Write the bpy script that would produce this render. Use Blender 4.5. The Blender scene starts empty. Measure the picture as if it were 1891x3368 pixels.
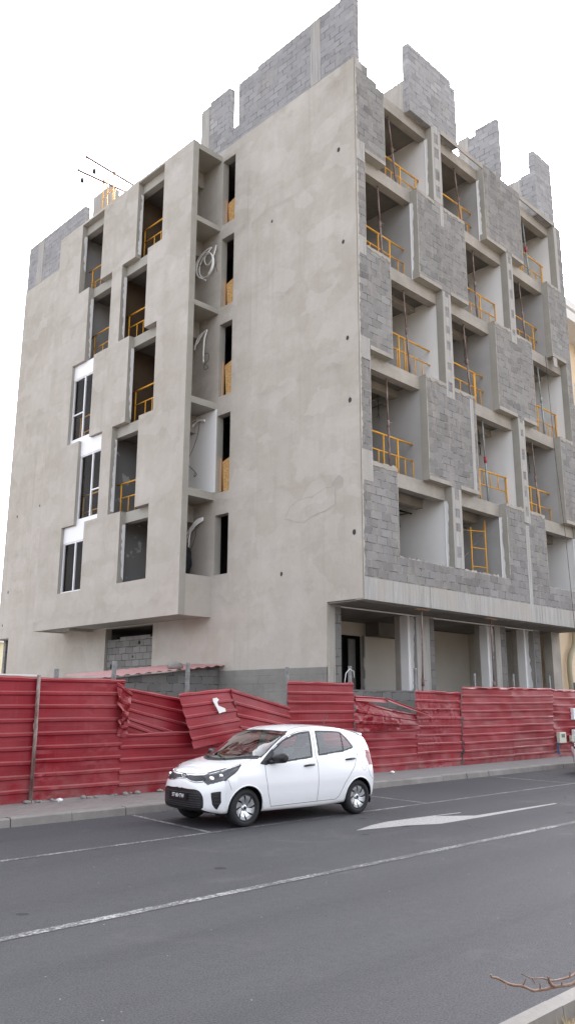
import bpy, bmesh, math, random
import numpy as np
from mathutils import Vector, Matrix, Euler
from mathutils.bvhtree import BVHTree
SC = bpy.context.scene
COL = SC.collection
rnd = random.Random(7)

# ------------------------------------------------------------------ helpers
class NT:
    """small node-tree helper"""
    def __init__(s, tree): s.t = tree; s.N = tree.nodes; s.L = tree.links
    def n(s, kind, _o=None, _p=None, **ins):
        nd = s.N.new(kind)
        for k, v in (_p or {}).items(): setattr(nd, k, v)
        for k, v in ins.items():
            k2 = int(k[1:]) if k[0] == 'i' and k[1:].isdigit() else k.replace('_', ' ')
            s.put(nd, k2, v)
        return nd if _o is None else nd.outputs[_o]
    def put(s, nd, k, v):
        sock = nd.inputs[k]
        if isinstance(v, bpy.types.NodeSocket): s.L.new(v, sock)
        elif isinstance(v, bpy.types.Node): s.L.new(v.outputs[0], sock)
        else:
            if isinstance(v, tuple) and len(v) == 3 and sock.type == 'RGBA': v = (*v, 1)
            sock.default_value = v
    def noise(s, vec, scale, detail=4, rough=.55, dist=0):
        return s.n('ShaderNodeTexNoise', 0, Vector=vec, Scale=scale, Detail=detail, Roughness=rough, Distortion=dist)
    def ramp(s, fac, stops, interp='LINEAR'):
        nd = s.N.new('ShaderNodeValToRGB'); cr = nd.color_ramp; cr.interpolation = interp
        while len(cr.elements) < len(stops): cr.elements.new(.5)
        for e, (p, c) in zip(cr.elements, stops):
            e.position = p; e.color = (c, c, c, 1) if not isinstance(c, tuple) else (*c, 1)
        s.put(nd, 'Fac', fac); return nd.outputs[0]
    def mix(s, fac, a, b, mode='MIX'):
        nd = s.N.new('ShaderNodeMix'); nd.data_type = 'RGBA'; nd.blend_type = mode
        s.put(nd, 0, fac); s.put(nd, 6, a); s.put(nd, 7, b); return nd.outputs[2]
    def math(s, op, a, b=0., clamp=False):
        nd = s.N.new('ShaderNodeMath'); nd.operation = op; nd.use_clamp = clamp
        s.put(nd, 0, a); s.put(nd, 1, b); return nd.outputs[0]
    def mapv(s, vec, scale=(1, 1, 1), loc=(0, 0, 0), rot=(0, 0, 0)):
        return s.n('ShaderNodeMapping', 0, Vector=vec, Scale=scale, Location=loc, Rotation=rot)

MATS = {}
def mat(name, fn=None, col=(.5, .5, .5), rough=.7, metal=0., **kw):
    m = bpy.data.materials.new(name); m.use_nodes = True
    t = NT(m.node_tree); b = t.N['Principled BSDF']
    b.inputs['Base Color'].default_value = (*col, 1); b.inputs['Roughness'].default_value = rough
    b.inputs['Metallic'].default_value = metal
    for k, v in kw.items(): b.inputs[k.replace('_', ' ')].default_value = v
    t.b = b
    t.obj = t.n('ShaderNodeTexCoord').outputs['Object']
    t.uv = t.n('ShaderNodeUVMap').outputs[0]
    if fn: fn(t)
    MATS[name] = m
    return m
def bump(t, h, strength=.3, dist=.01):
    t.L.new(t.n('ShaderNodeBump', 0, Height=h, Strength=strength, Distance=dist), t.b.inputs['Normal'])

class MB:
    """collects shapes in world metres, links them as ONE mesh object"""
    def __init__(s): s.v = []; s.f = []; s.m = []; s.sm = []
    def add(s, vs, fs, mi=0, smooth=False):
        o = len(s.v); s.v += [tuple(v) for v in vs]
        for f in fs: s.f.append(tuple(o + i for i in f)); s.m.append(mi); s.sm.append(smooth)
        return s
    def box(s, x0, x1, y0, y1, z0, z1, mi=0):
        if x1 < x0: x0, x1 = x1, x0
        if y1 < y0: y0, y1 = y1, y0
        if z1 < z0: z0, z1 = z1, z0
        v = [(x, y, z) for x in (x0, x1) for y in (y0, y1) for z in (z0, z1)]
        return s.add(v, [(0, 1, 3, 2), (4, 6, 7, 5), (0, 4, 5, 1), (2, 3, 7, 6), (0, 2, 6, 4), (1, 5, 7, 3)], mi)
    def bevbox(s, x0, x1, y0, y1, z0, z1, r, mi=0):
        bm = bmesh.new()
        mtx = Matrix.Translation(((x0 + x1) / 2, (y0 + y1) / 2, (z0 + z1) / 2)) @ Matrix.Diagonal((abs(x1 - x0), abs(y1 - y0), abs(z1 - z0), 1))
        bmesh.ops.create_cube(bm, size=1, matrix=mtx)
        bmesh.ops.bevel(bm, geom=bm.edges[:], offset=r, segments=2, affect='EDGES', profile=.5)
        return s.bm(bm, mi)
    def bm(s, bm, mi=0, smooth=False, mtx=None):
        bm.verts.index_update()
        s.add([(mtx @ v.co if mtx else v.co) for v in bm.verts], [[v.index for v in f.verts] for f in bm.faces], mi, smooth)
        bm.free(); return s
    def quad(s, a, b, c, d, mi=0): return s.add([a, b, c, d], [(0, 1, 2, 3)], mi)
    def prism(s, poly, off, mi=0):
        """closed extrusion of a planar 3D polygon by the vector off"""
        n = len(poly); p = [Vector(q) for q in poly]; o = Vector(off)
        return s.add(p + [q + o for q in p], [tuple(range(n))[::-1], tuple(range(n, 2 * n))] + [(i, (i + 1) % n, n + (i + 1) % n, n + i) for i in range(n)], mi)
    def tube(s, path, r, seg=8, mi=0, cap=True):
        P = [Vector(p) for p in path]; R = r if isinstance(r, (list, tuple)) else [r] * len(P)
        up = None; rings = []
        for i, p in enumerate(P):
            d = (P[min(i + 1, len(P) - 1)] - P[max(i - 1, 0)]).normalized()
            if up is None: up = d.orthogonal().normalized()
            up = (up - d * up.dot(d)); up = up.normalized() if up.length > 1e-6 else d.orthogonal().normalized()
            w = d.cross(up)
            rings.append([p + (up * math.cos(2 * math.pi * k / seg) + w * math.sin(2 * math.pi * k / seg)) * R[i] for k in range(seg)])
        n = len(P); fs = [(i * seg + k, i * seg + (k + 1) % seg, (i + 1) * seg + (k + 1) % seg, (i + 1) * seg + k) for i in range(n - 1) for k in range(seg)]
        if cap: fs += [tuple(range(seg))[::-1], tuple((n - 1) * seg + k for k in range(seg))]
        return s.add([q for rg in rings for q in rg], fs, mi, True)
    def lathe(s, prof, c, axis, seg=32, mi=0):
        """prof: (radius, along) pairs revolved about axis through c"""
        a = Vector(axis).normalized(); u = a.orthogonal().normalized(); w = a.cross(u); c = Vector(c); n = len(prof)
        vs = [c + a * h + (u * math.cos(2 * math.pi * k / seg) + w * math.sin(2 * math.pi * k / seg)) * r for k in range(seg) for r, h in prof]
        return s.add(vs, [(k * n + i, k * n + i + 1, ((k + 1) % seg) * n + i + 1, ((k + 1) % seg) * n + i) for k in range(seg) for i in range(n - 1)], mi, True)
    def build(s, name, mats, parent=None, norm=False):
        me = bpy.data.meshes.new(name)
        off = parent_loc(parent)
        me.from_pydata([(v[0] - off.x, v[1] - off.y, v[2] - off.z) for v in s.v], [], s.f)
        for m in (mats if isinstance(mats, (list, tuple)) else [mats]): me.materials.append(m)
        me.polygons.foreach_set('material_index', s.m); me.polygons.foreach_set('use_smooth', s.sm)
        if norm:
            bm = bmesh.new(); bm.from_mesh(me); bmesh.ops.recalc_face_normals(bm, faces=bm.faces[:]); bm.to_mesh(me); bm.free()
        uv = me.uv_layers.new(name='UVMap').data
        for p in me.polygons:
            n = p.normal; ax = max(range(3), key=lambda i: abs(n[i]))
            for li in p.loop_indices:
                v = s.v[me.loops[li].vertex_index]
                uv[li].uv = (v[1], v[2]) if ax == 0 else (v[0], v[2]) if ax == 1 else (v[0], v[1])
        o = bpy.data.objects.new(name, me); COL.objects.link(o)
        if parent: o.parent = parent
        return o
def parent_loc(p):
    r = Vector((0, 0, 0))
    while p: r = r + p.location; p = p.parent
    return r
def thing(name, label, cat, loc=(0, 0, 0), group=None):
    o = bpy.data.objects.new(name, None); COL.objects.link(o); o.location = loc; o.empty_display_size = .2
    return tag(o, label, cat, group)
def tag(o, label, cat, group=None):
    o['label'] = label; o['category'] = cat
    if group: o['group'] = group
    return o
def struct(o): o['kind'] = 'structure'; return o
def dup(root, loc=None, label=None, parent=None):
    c = root.copy(); COL.objects.link(c)
    if parent: c.parent = parent
    if loc is not None: c.location = loc
    if label: c['label'] = label
    for ch in list(root.children): dup(ch, parent=c)
    return c
# ------------------------------------------------------------------ camera, sky and sun
F_PX, PITCH, ROLL, YAW, CAM_H = 2684.74, 0.230166, 0.0035215, 0.776531, 1.81
def cam_axes():
    cy, sy = math.cos(YAW), math.sin(YAW)
    fw = Vector((sy * math.cos(PITCH), cy * math.cos(PITCH), math.sin(PITCH))); rt = Vector((cy, -sy, 0)); up = rt.cross(fw)
    return math.cos(ROLL) * rt + math.sin(ROLL) * up, -math.sin(ROLL) * rt + math.cos(ROLL) * up, fw
rt, up, fw = cam_axes()
cd = bpy.data.cameras.new('camera'); cam = bpy.data.objects.new('camera', cd); COL.objects.link(cam)
cam.matrix_world = Matrix(((rt.x, up.x, -fw.x, 0), (rt.y, up.y, -fw.y, 0), (rt.z, up.z, -fw.z, CAM_H), (0, 0, 0, 1)))
cd.sensor_fit = 'VERTICAL'; cd.sensor_height = 36; cd.lens = 36 * F_PX / 3368; cd.clip_end = 3000; cd.clip_start = .05
SC.camera = cam
SUN_EL, SUN_AZ = math.radians(33), math.radians(58)      # azimuth from +y towards +x
w = bpy.data.worlds.new('World'); SC.world = w; w.use_nodes = True
t = NT(w.node_tree); bg = t.N['Background']
sky = t.n('ShaderNodeTexSky', _p=dict(sky_type='NISHITA', sun_disc=False, sun_elevation=SUN_EL, sun_rotation=SUN_AZ, altitude=0, air_density=1.0, dust_density=6.0, ozone_density=1.0))
hs = t.n('ShaderNodeHueSaturation', Color=sky.outputs[0], Saturation=.16, Value=5.0)
t.L.new(t.mix(1.0, hs.outputs[0], (.965, .985, 1.04), 'MULTIPLY'), bg.inputs[0]); bg.inputs[1].default_value = .15
sd = bpy.data.lights.new('sun', 'SUN'); sd.energy = 3.0; sd.angle = math.radians(.6); sd.color = (1, .94, .85)
so = bpy.data.objects.new('sun', sd); COL.objects.link(so); so.location = (30, 30, 60)
sdir = Vector((math.sin(SUN_AZ) * math.cos(SUN_EL), math.cos(SUN_AZ) * math.cos(SUN_EL), math.sin(SUN_EL)))
so.rotation_euler = sdir.to_track_quat('Z', 'Y').to_euler()
SC.view_settings.view_transform = 'Standard'; SC.view_settings.look = 'None'; SC.view_settings.exposure = 0
SC.cycles.max_bounces = 6; SC.cycles.diffuse_bounces = 4; SC.cycles.transparent_max_bounces = 12
# ------------------------------------------------------------------ materials of the place
def grime(t, base, dark, light, sc=.35, streak=.5):
    """blotchy cement: big clouds, trowel bands, rain streaks, fine grain"""
    n1 = t.noise(t.obj, sc, 5, .6, .4); n2 = t.noise(t.mapv(t.obj, (1.3, 1.3, .16)), 1.6, 4, .6); n3 = t.noise(t.obj, 6, 3, .6); n4 = t.noise(t.mapv(t.obj, (.12, .12, 1.5), rot=(0, 0, 0)), .9, 3, .5, .6)
    c = t.mix(t.ramp(n1, [(.36, 0.), (.66, 1.)]), dark, light)
    c = t.mix(.45, c, base)
    c = t.mix(t.ramp(n2, [(.42, 0.), (.74, streak)]), c, dark)
    c = t.mix(t.ramp(n4, [(.52, 0.), (.64, .42), (.72, 0.)]), c, dark)
    c = t.mix(t.math('MULTIPLY', t.ramp(n3, [(.3, 0.), (.8, 1.)]), .22), c, light)
    return c
def f_plaster(t):
    c = grime(t, (.452, .418, .368), (.345, .313, .267), (.51, .483, .445))
    pos = t.n('ShaderNodeNewGeometry').outputs['Position']
    def patches(sc, amp, strength, edge):
        pv = t.n('ShaderNodeVectorMath', 0, _p=dict(operation='ADD'), i0=t.mapv(pos, sc), i1=t.mapv(t.n('ShaderNodeTexNoise', 1, Vector=pos, Scale=1.1, Detail=5.0, Roughness=.65), (amp, amp, amp)))
        v = t.n('ShaderNodeTexVoronoi', Vector=pv, Scale=1.0, Randomness=1.0); g = t.n('ShaderNodeSeparateXYZ', 0, Vector=v.outputs['Color'])
        e = t.n('ShaderNodeTexVoronoi', 0, _p=dict(feature='DISTANCE_TO_EDGE'), Vector=pv, Scale=1.0, Randomness=1.0)
        return t.math('MULTIPLY', t.ramp(g, [(.45, 0.), (1., strength)]), 1.0), t.math('MULTIPLY', t.ramp(e, [(.0, edge), (.03, 0.)]), t.ramp(t.noise(pos, .7, 3), [(.45, 0.), (.62, 1.)]))
    g1, e1 = patches((.34, .34, .46), .75, .32, .16); g2, e2 = patches((1.1, 1.1, 1.5), 1.1, .38, .0)
    c = t.mix(t.ramp(t.noise(pos, 1.5, 5, .65, .5), [(.46, 0.), (.68, .45)]), c, (.36, .322, .278)); c = t.mix(t.ramp(t.noise(t.mapv(pos, loc=(7, 3, 5)), 1.2, 5, .65, .5), [(.52, 0.), (.72, .5)]), c, (.54, .515, .49))
    c = t.mix(g1, c, (.350, .325, .278)); c = t.mix(e1, c, (.29, .265, .225)); c = t.mix(g2, c, (.525, .508, .468))
    drip = t.math('MULTIPLY', t.ramp(t.noise(t.mapv(pos, (5, 5, .10)), 1.0, 4, .65), [(.56, 0.), (.70, .30)]), t.ramp(t.noise(pos, .25, 3), [(.42, 0.), (.6, 1.)]))
    c = t.mix(drip, c, (.27, .245, .21))
    ck = t.n('ShaderNodeTexVoronoi', 0, _p=dict(feature='DISTANCE_TO_EDGE'), Vector=t.n('ShaderNodeVectorMath', 0, _p=dict(operation='ADD'), i0=pos, i1=t.mapv(t.n('ShaderNodeTexNoise', 1, Vector=pos, Scale=1.4, Detail=6.0), (.8, .8, .8))), Scale=.28, Randomness=1.0)
    c = t.mix(t.math('MULTIPLY', t.math('LESS_THAN', ck, .003), t.ramp(t.noise(pos, .35, 2), [(.62, 0.), (.68, .4)])), c, (.25, .228, .195))
    # warmer towards the bottom of the building
    z = t.n('ShaderNodeSeparateXYZ', 2, Vector=t.n('ShaderNodeNewGeometry').outputs['Position'])
    c = t.mix(t.math('MULTIPLY', t.ramp(t.math('DIVIDE', z, 24.), [(.1, 1.), (.8, 0.)]), .45), c, t.mix(.75, c, (.40, .345, .29)))
    wob = t.math('ADD', z, t.math('MULTIPLY', t.math('SUBTRACT', t.noise(t.obj, .6, 4, .6), .5), 1.3))
    saw = t.math('FRACT', t.math('DIVIDE', t.math('SUBTRACT', wob, 1.9), 3.3))
    band = t.math('MULTIPLY', t.ramp(saw, [(.0, 0.), (.86, 0.), (.95, 1.), (.965, .0), (1., 0.)]), t.ramp(t.noise(t.obj, .8, 3), [(.45, 0.), (.68, .42)]))
    c = t.mix(band, c, (.285, .25, .21))
    pale = t.ramp(t.noise(t.mapv(t.obj, (1, 1, .6)), .45, 3, .5, .8), [(.55, 0.), (.75, .30)]); c = t.mix(pale, c, (.50, .485, .465))
    t.put(t.b, 'Base Color', c); bump(t, t.math('ADD', t.noise(t.obj, 5, 5, .6), t.math('MULTIPLY', t.noise(t.obj, 60, 2), .15)), .35, .02)
mat('plaster', f_plaster, rough=.92)
def f_reveal(t):
    t.put(t.b, 'Base Color', grime(t, (.36, .345, .305), (.30, .285, .25), (.41, .395, .355), .8, .3)); bump(t, t.noise(t.obj, 12, 4), .2, .01)
mat('reveal render', f_reveal, rough=.92)
def blockmat(name, c1, c2, mortar, bw=.445, bh=.2375, pale=.5):
    def f(t):
        w = t.n('ShaderNodeTexNoise', 1, Vector=t.uv, Scale=3.5, Detail=3)
        uvw = t.n('ShaderNodeVectorMath', 0, _p=dict(operation='ADD'), i0=t.uv, i1=t.n('ShaderNodeVectorMath', 0, _p=dict(operation='MULTIPLY'), i0=t.n('ShaderNodeVectorMath', 0, _p=dict(operation='SUBTRACT'), i0=w, i1=(.5, .5, .5)), i1=(.07, .05, 0)))
        b = t.n('ShaderNodeTexBrick', Vector=uvw, Color1=(0, 0, 0, 1), Color2=(1, 1, 1, 1), Mortar=(.5, .5, .5, 1), Scale=1.0, Mortar_Size=.012, Mortar_Smooth=.35, Bias=0.0, Brick_Width=bw, Row_Height=bh)
        b.offset = .5; b.squash = 1
        c = t.mix(b.outputs['Color'], c1, c2)
        c = t.mix(t.ramp(b.outputs['Color'], [(.0, .55), (.16, 0.)]), c, tuple(q * .55 for q in c1)); c = t.mix(t.ramp(b.outputs['Color'], [(.90, 0.), (1., .4)]), c, tuple(q * 1.25 for q in c2))
        c = t.mix(t.ramp(t.noise(t.uv, .33, 4, .6), [(.40, .45), (.62, 0.)]), c, tuple(a * k for a, k in zip(c1, (.86, .80, .74))))
        c = t.mix(t.ramp(t.noise(t.uv, 1.1, 5, .65), [(.35, 0.), (.7, .5)]), c, c2)
        c = t.mix(t.ramp(t.noise(t.uv, 9, 5, .7), [(.4, 0.), (.75, .35)]), c, c1)
        c = t.mix(t.ramp(t.noise(t.mapv(t.uv, (2.2, .45, 1)), 1.1, 5, .7), [(.52, 0.), (.66, pale)]), c, mortar)
        mor = t.mix(t.ramp(t.noise(t.uv, 2.3, 4, .7), [(.42, 0.), (.58, 1.)]), tuple(q * .22 for q in mortar), mortar)
        hole = t.ramp(t.noise(t.uv, 3.1, 2, .5), [(.70, 0.), (.72, 1.)])
        mor = t.mix(hole, mor, (.03, .03, .03))
        t.put(t.b, 'Base Color', t.mix(b.outputs['Fac'], c, mor))
        h = t.math('ADD', t.math('MULTIPLY', b.outputs['Fac'], -1.0), t.math('MULTIPLY', t.noise(t.uv, 40, 4, .7), .4))
        bump(t, h, .7, .02)
    return mat(name, f, rough=.95)
blockmat('block wall', (.170, .165, .162), (.272, .265, .260), (.335, .305, .272))
blockmat('block wall glare', (.25, .252, .262), (.345, .345, .358), (.37, .35, .325))  # parapet blocks, colour lightened to stand in for washed-out sun glare
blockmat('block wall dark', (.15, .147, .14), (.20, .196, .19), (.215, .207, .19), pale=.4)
def f_base(t):
    c = grime(t, (.225, .215, .198), (.17, .162, .148), (.275, .265, .245), .9, .3); b = t.n('ShaderNodeTexBrick', Vector=t.uv, Scale=1.0, Mortar_Size=.008, Brick_Width=.445, Row_Height=.2375)
    c = t.mix(t.math('MULTIPLY', b.outputs['Fac'], t.ramp(t.noise(t.uv, 1.5, 3), [(.45, 0.), (.6, .6)])), c, (.09, .087, .08)); t.put(t.b, 'Base Color', c); bump(t, t.noise(t.obj, 20, 4, .7), .6, .015)
mat('smeared base', f_base, rough=.95)
blockmat('loose blocks', (.17, .165, .155), (.245, .238, .225), (.135, .13, .12), pale=.0)
def f_conc(t):
    n = t.noise(t.mapv(t.obj, (9, 9, .5)), 1.3, 5, .65); n2 = t.noise(t.obj, .9, 5, .6); n3 = t.noise(t.obj, 14, 4, .7)
    c = t.mix(t.ramp(n, [(.35, 0.), (.7, 1.)]), (.27, .265, .255), (.46, .45, .435))
    c = t.mix(t.ramp(n2, [(.38, .75), (.6, 0.)]), c, (.36, .335, .30))
    c = t.mix(t.ramp(n3, [(.62, 0.), (.78, .7)]), c, (.22, .21, .20))
    t.put(t.b, 'Base Color', c); bump(t, t.math('ADD', n, n3), .5, .02)
mat('raw concrete', f_conc, rough=.95)
def f_slab(t):
    n2 = t.noise(t.obj, 1.2, 5, .6); n3 = t.noise(t.mapv(t.obj, (1, 1, 3)), 5, 4, .7)
    c = t.mix(t.ramp(n2, [(.3, 0.), (.7, 1.)]), (.40, .365, .32), (.28, .26, .232)); c = t.mix(t.ramp(n3, [(.55, 0.), (.8, .6)]), c, (.24, .225, .205))
    t.put(t.b, 'Base Color', c); bump(t, n3, .4, .02)
mat('slab concrete', f_slab, rough=.95)
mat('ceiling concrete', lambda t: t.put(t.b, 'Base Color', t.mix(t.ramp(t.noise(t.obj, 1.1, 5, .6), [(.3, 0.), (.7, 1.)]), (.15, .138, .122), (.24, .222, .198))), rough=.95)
mat('white plaster', lambda t: t.put(t.b, 'Base Color', t.mix(t.ramp(t.noise(t.obj, .7, 4), [(.3, 0.), (.7, 1.)]), (.84, .83, .81), (.90, .895, .89))), rough=.85)
mat('grey shaded plaster', lambda t: t.put(t.b, 'Base Color', t.mix(t.ramp(t.noise(t.obj, .8, 4), [(.3, 0.), (.7, 1.)]), (.36, .355, .35), (.46, .455, .45))), rough=.9)  # party-wall white greyed to carry shade in its colour; also plain grey walls
mat('grey board', lambda t: t.put(t.b, 'Base Color', t.mix(t.ramp(t.noise(t.obj, 1.3, 3), [(.60, 0.), (.63, 1.)]), (.27, .27, .265), (.55, .55, .54))), rough=.85)
mat('beige plaster', lambda t: t.put(t.b, 'Base Color', t.mix(t.ramp(t.noise(t.obj, .5, 4), [(.3, 0.), (.7, 1.)]), (.62, .575, .50), (.70, .655, .585))), rough=.9)
mat('brown wall', lambda t: t.put(t.b, 'Base Color', t.mix(t.ramp(t.noise(t.obj, .6, 4), [(.3, 0.), (.7, 1.)]), (.10, .065, .04), (.15, .105, .065))), rough=.9)
mat('interior shade', col=(.05, .048, .045), rough=.95)  # near-black colour stands in for shade inside rooms and holes
mat('white strip', col=(.80, .80, .80), rough=.8)
mat('pvc white', col=(.80, .80, .82), rough=.35)
mat('yellow steel', lambda t: t.put(t.b, 'Base Color', t.mix(t.ramp(t.noise(t.obj, 9, 4, .7), [(.55, 0.), (.78, .8)]), (.74, .36, .03), (.40, .19, .05))), rough=.55)
mat('rusty prop', lambda t: t.put(t.b, 'Base Color', t.mix(t.ramp(t.noise(t.mapv(t.obj, (4, 4, 1)), 3, 5, .7), [(.38, 0.), (.68, 1.)]), (.115, .055, .045), (.33, .27, .24))), rough=.8)
mat('green prop', lambda t: t.put(t.b, 'Base Color', t.mix(t.ramp(t.noise(t.mapv(t.obj, (5, 5, 1)), 4, 5, .7), [(.38, 0.), (.68, 1.)]), (.20, .24, .24), (.42, .45, .45))), rough=.7)
mat('galvanised', lambda t: t.put(t.b, 'Base Color', t.ramp(t.noise(t.obj, 8, 4), [(.3, .12), (.7, .26)])), rough=.5, metal=.4)
mat('red plastic', col=(.35, .03, .04), rough=.5)
mat('black cable', col=(.02, .02, .02), rough=.6)
mat('white conduit', col=(.86, .86, .84), rough=.5)
mat('black bag', lambda t: bump(t, t.noise(t.obj, 9, 4), .8, .03), col=(.015, .017, .022), rough=.35)
def f_osb(t):
    v = t.n('ShaderNodeTexVoronoi', 1, Vector=t.mapv(t.obj, (1, 9, 26)), Scale=1.6, Randomness=1.0)
    t.put(t.b, 'Base Color', t.mix(t.n('ShaderNodeSeparateXYZ', 0, Vector=v), (.42, .22, .075), (.66, .42, .17)))
mat('chipboard', f_osb, rough=.7)
mat('timber', lambda t: t.put(t.b, 'Base Color', t.mix(t.noise(t.mapv(t.obj, (12, 12, 1)), 2, 4), (.44, .26, .15), (.62, .42, .27))), rough=.7)

def f_red(t):
    """faded red sheet: dust settles on the upward faces, scuffs and rain runs"""
    nz = t.n('ShaderNodeSeparateXYZ', 2, Vector=t.n('ShaderNodeNewGeometry').outputs['Normal'])
    n1 = t.noise(t.mapv(t.obj, (.5, .5, 1.4)), 1.1, 5, .65, .6); n2 = t.noise(t.mapv(t.obj, (.25, 1, 9)), 2.2, 4, .7); n3 = t.noise(t.mapv(t.obj, (14, 14, .25)), 1.2, 3, .6); n4 = t.noise(t.obj, 18, 3, .7)
    c = t.mix(t.ramp(n1, [(.35, 0.), (.65, 1.)]), (.178, .003, .010), (.27, .010, .021))
    c = t.mix(t.ramp(n2, [(.54, 0.), (.75, .20)]), c, (.27, .05, .055))
    c = t.mix(t.ramp(n3, [(.62, 0.), (.72, .09)]), c, (.42, .24, .23))
    c = t.mix(t.ramp(n4, [(.70, 0.), (.78, .35)]), c, (.38, .2, .18))
    z = t.n('ShaderNodeSeparateXYZ', 2, Vector=t.n('ShaderNodeNewGeometry').outputs['Position'])
    low = t.ramp(z, [(.15, .55), (.75, 0.)])
    c = t.mix(t.math('MULTIPLY', low, t.ramp(t.noise(t.obj, 3, 4), [(.35, 0.), (.65, 1.)])), c, (.27, .165, .15))
    c = t.mix(t.ramp(nz, [(.25, 0.), (.7, .50)]), c, (.33, .15, .135))
    oi = t.n('ShaderNodeObjectInfo', 'Random')
    c = t.mix(t.math('MULTIPLY', oi, .12), c, t.mix(.5, c, (.36, .10, .10))); c = t.mix(t.math('MULTIPLY', t.ramp(t.noise(t.obj, .5, 3), [(.45, 0.), (.7, 1.)]), .35), c, (.33, .075, .08))
    rv = t.n('ShaderNodeTexVoronoi', Vector=t.mapv(t.obj, (1.2, 0, 4.4)), Scale=1.0, Randomness=.15); c = t.mix(t.ramp(rv.outputs['Distance'], [(.035, .7), (.06, 0.)]), c, (.10, .05, .045))
    c = t.mix(t.ramp(t.noise(t.mapv(t.obj, (6, 6, .6)), 1.4, 5, .75), [(.64, 0.), (.72, .55)]), c, (.16, .06, .04))
    t.put(t.b, 'Base Color', c)
    t.put(t.b, 'Roughness', t.ramp(n1, [(.3, .28), (.7, .5)])); bump(t, t.noise(t.mapv(t.obj, (1, 1, 2)), 2.5, 3), .10, .05)
mat('red sheet', f_red, Specular_IOR_Level=.3)
def f_redroof(t):
    f_red(t)
mat('roof sheet', lambda t: t.put(t.b, 'Base Color', t.mix(t.noise(t.obj, 3, 4), (.33, .15, .145), (.42, .24, .225))), rough=.7)

def f_asph(t):
    p = t.obj
    n1 = t.noise(p, .35, 5, .6, .5); n2 = t.noise(t.mapv(p, (.10, 1.2, 1)), 1.1, 4, .6); n3 = t.noise(p, 70, 3, .8); n4 = t.noise(p, 11, 4, .7)
    c = t.mix(t.ramp(n1, [(.3, 0.), (.7, 1.)]), (.037, .036, .039), (.062, .060, .063))
    c = t.mix(t.ramp(n2, [(.45, 0.), (.75, .5)]), c, (.070, .068, .072))
    c = t.mix(t.ramp(n4, [(.35, .35), (.6, 0.)]), c, (.028, .028, .031))
    c = t.mix(t.ramp(n3, [(.42, 0.), (.70, .75)]), c, (.115, .112, .118))
    # pale chips, dark oil drops, rubbed dusty patches
    v = t.n('ShaderNodeTexVoronoi', Vector=p, Scale=7.0, Randomness=1.0)
    r = t.n('ShaderNodeSeparateXYZ', 0, Vector=v.outputs['Color'])
    c = t.mix(t.math('MULTIPLY', t.math('LESS_THAN', v.outputs['Distance'], .055), t.math('GREATER_THAN', r, .72)), c, (.26, .255, .25))
    v2 = t.n('ShaderNodeTexVoronoi', Vector=t.n('ShaderNodeVectorMath', 0, _p=dict(operation='ADD'), i0=p, i1=t.mapv(t.n('ShaderNodeTexNoise', 1, Vector=p, Scale=9.0), (.10, .10, 0))), Scale=1.3, Randomness=1.0)
    r2 = t.n('ShaderNodeSeparateXYZ', 1, Vector=v2.outputs['Color'])
    c = t.mix(t.math('MULTIPLY', t.math('MULTIPLY', t.math('LESS_THAN', v2.outputs['Distance'], .085), t.math('GREATER_THAN', r2, .35)), .75), c, (.018, .018, .019))
    c = t.mix(t.ramp(t.noise(p, .8, 6, .7, 1.0), [(.57, 0.), (.74, .6)]), c, (.098, .095, .093))
    vc = t.n('ShaderNodeTexVoronoi', 0, _p=dict(feature='DISTANCE_TO_EDGE'), Vector=t.n('ShaderNodeVectorMath', 0, _p=dict(operation='ADD'), i0=p, i1=t.mapv(t.n('ShaderNodeTexNoise', 1, Vector=p, Scale=1.6, Detail=5.0), (.7, .7, 0))), Scale=.23, Randomness=1.0)
    c = t.mix(t.math('MULTIPLY', t.math('LESS_THAN', vc, .0018), t.ramp(t.noise(p, .3, 2), [(.5, 0.), (.6, .7)])), c, (.02, .02, .022))
    yy = t.n('ShaderNodeSeparateXYZ', 1, Vector=p)
    for y0 in (4.0, 5.6, 7.4, 9.0): c = t.mix(t.math('MULTIPLY', t.ramp(t.math('ABSOLUTE', t.math('SUBTRACT', yy, y0)), [(.0, .30), (.45, 0.)]), t.ramp(t.noise(t.mapv(p, (.15, 1.5, 1)), 1.4, 4, .6), [(.35, 0.), (.65, 1.)])), c, (.034, .034, .037))
    t.put(t.b, 'Base Color', c); bump(t, t.math('ADD', n3, n4), .8, .008)
    t.put(t.b, 'Roughness', t.ramp(n1, [(.3, .72), (.7, .9)]))
mat('asphalt', f_asph, Specular_IOR_Level=.18)
def f_mark(t):
    n = t.noise(t.obj, 26, 5, .75); n1 = t.noise(t.obj, 1.6, 4, .6)
    w = t.math('ADD', n, t.math('MULTIPLY', n1, .55))
    t.put(t.b, 'Base Color', t.mix(t.ramp(w, [(.62, 0.), (.80, 1.)]), (.35, .345, .335), (.058, .056, .06)))
mat('road paint', f_mark, rough=.8)
mat('render patch', lambda t: t.put(t.b, 'Base Color', grime(t, (.47, .435, .395), (.40, .365, .32), (.52, .49, .455), 1.2, .2)), rough=.92); mat('dark render', lambda t: t.put(t.b, 'Base Color', grime(t, (.37, .34, .295), (.33, .30, .255), (.42, .39, .345), 1.5, .2)), rough=.92)
def f_arrow(t):
    n = t.noise(t.obj, 22, 4, .7); t.put(t.b, 'Base Color', t.mix(t.ramp(n, [(.50, 0.), (.68, .7)]), (.32, .31, .295), (.062, .06, .064)))
mat('arrow paint', f_arrow, rough=.8)
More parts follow.
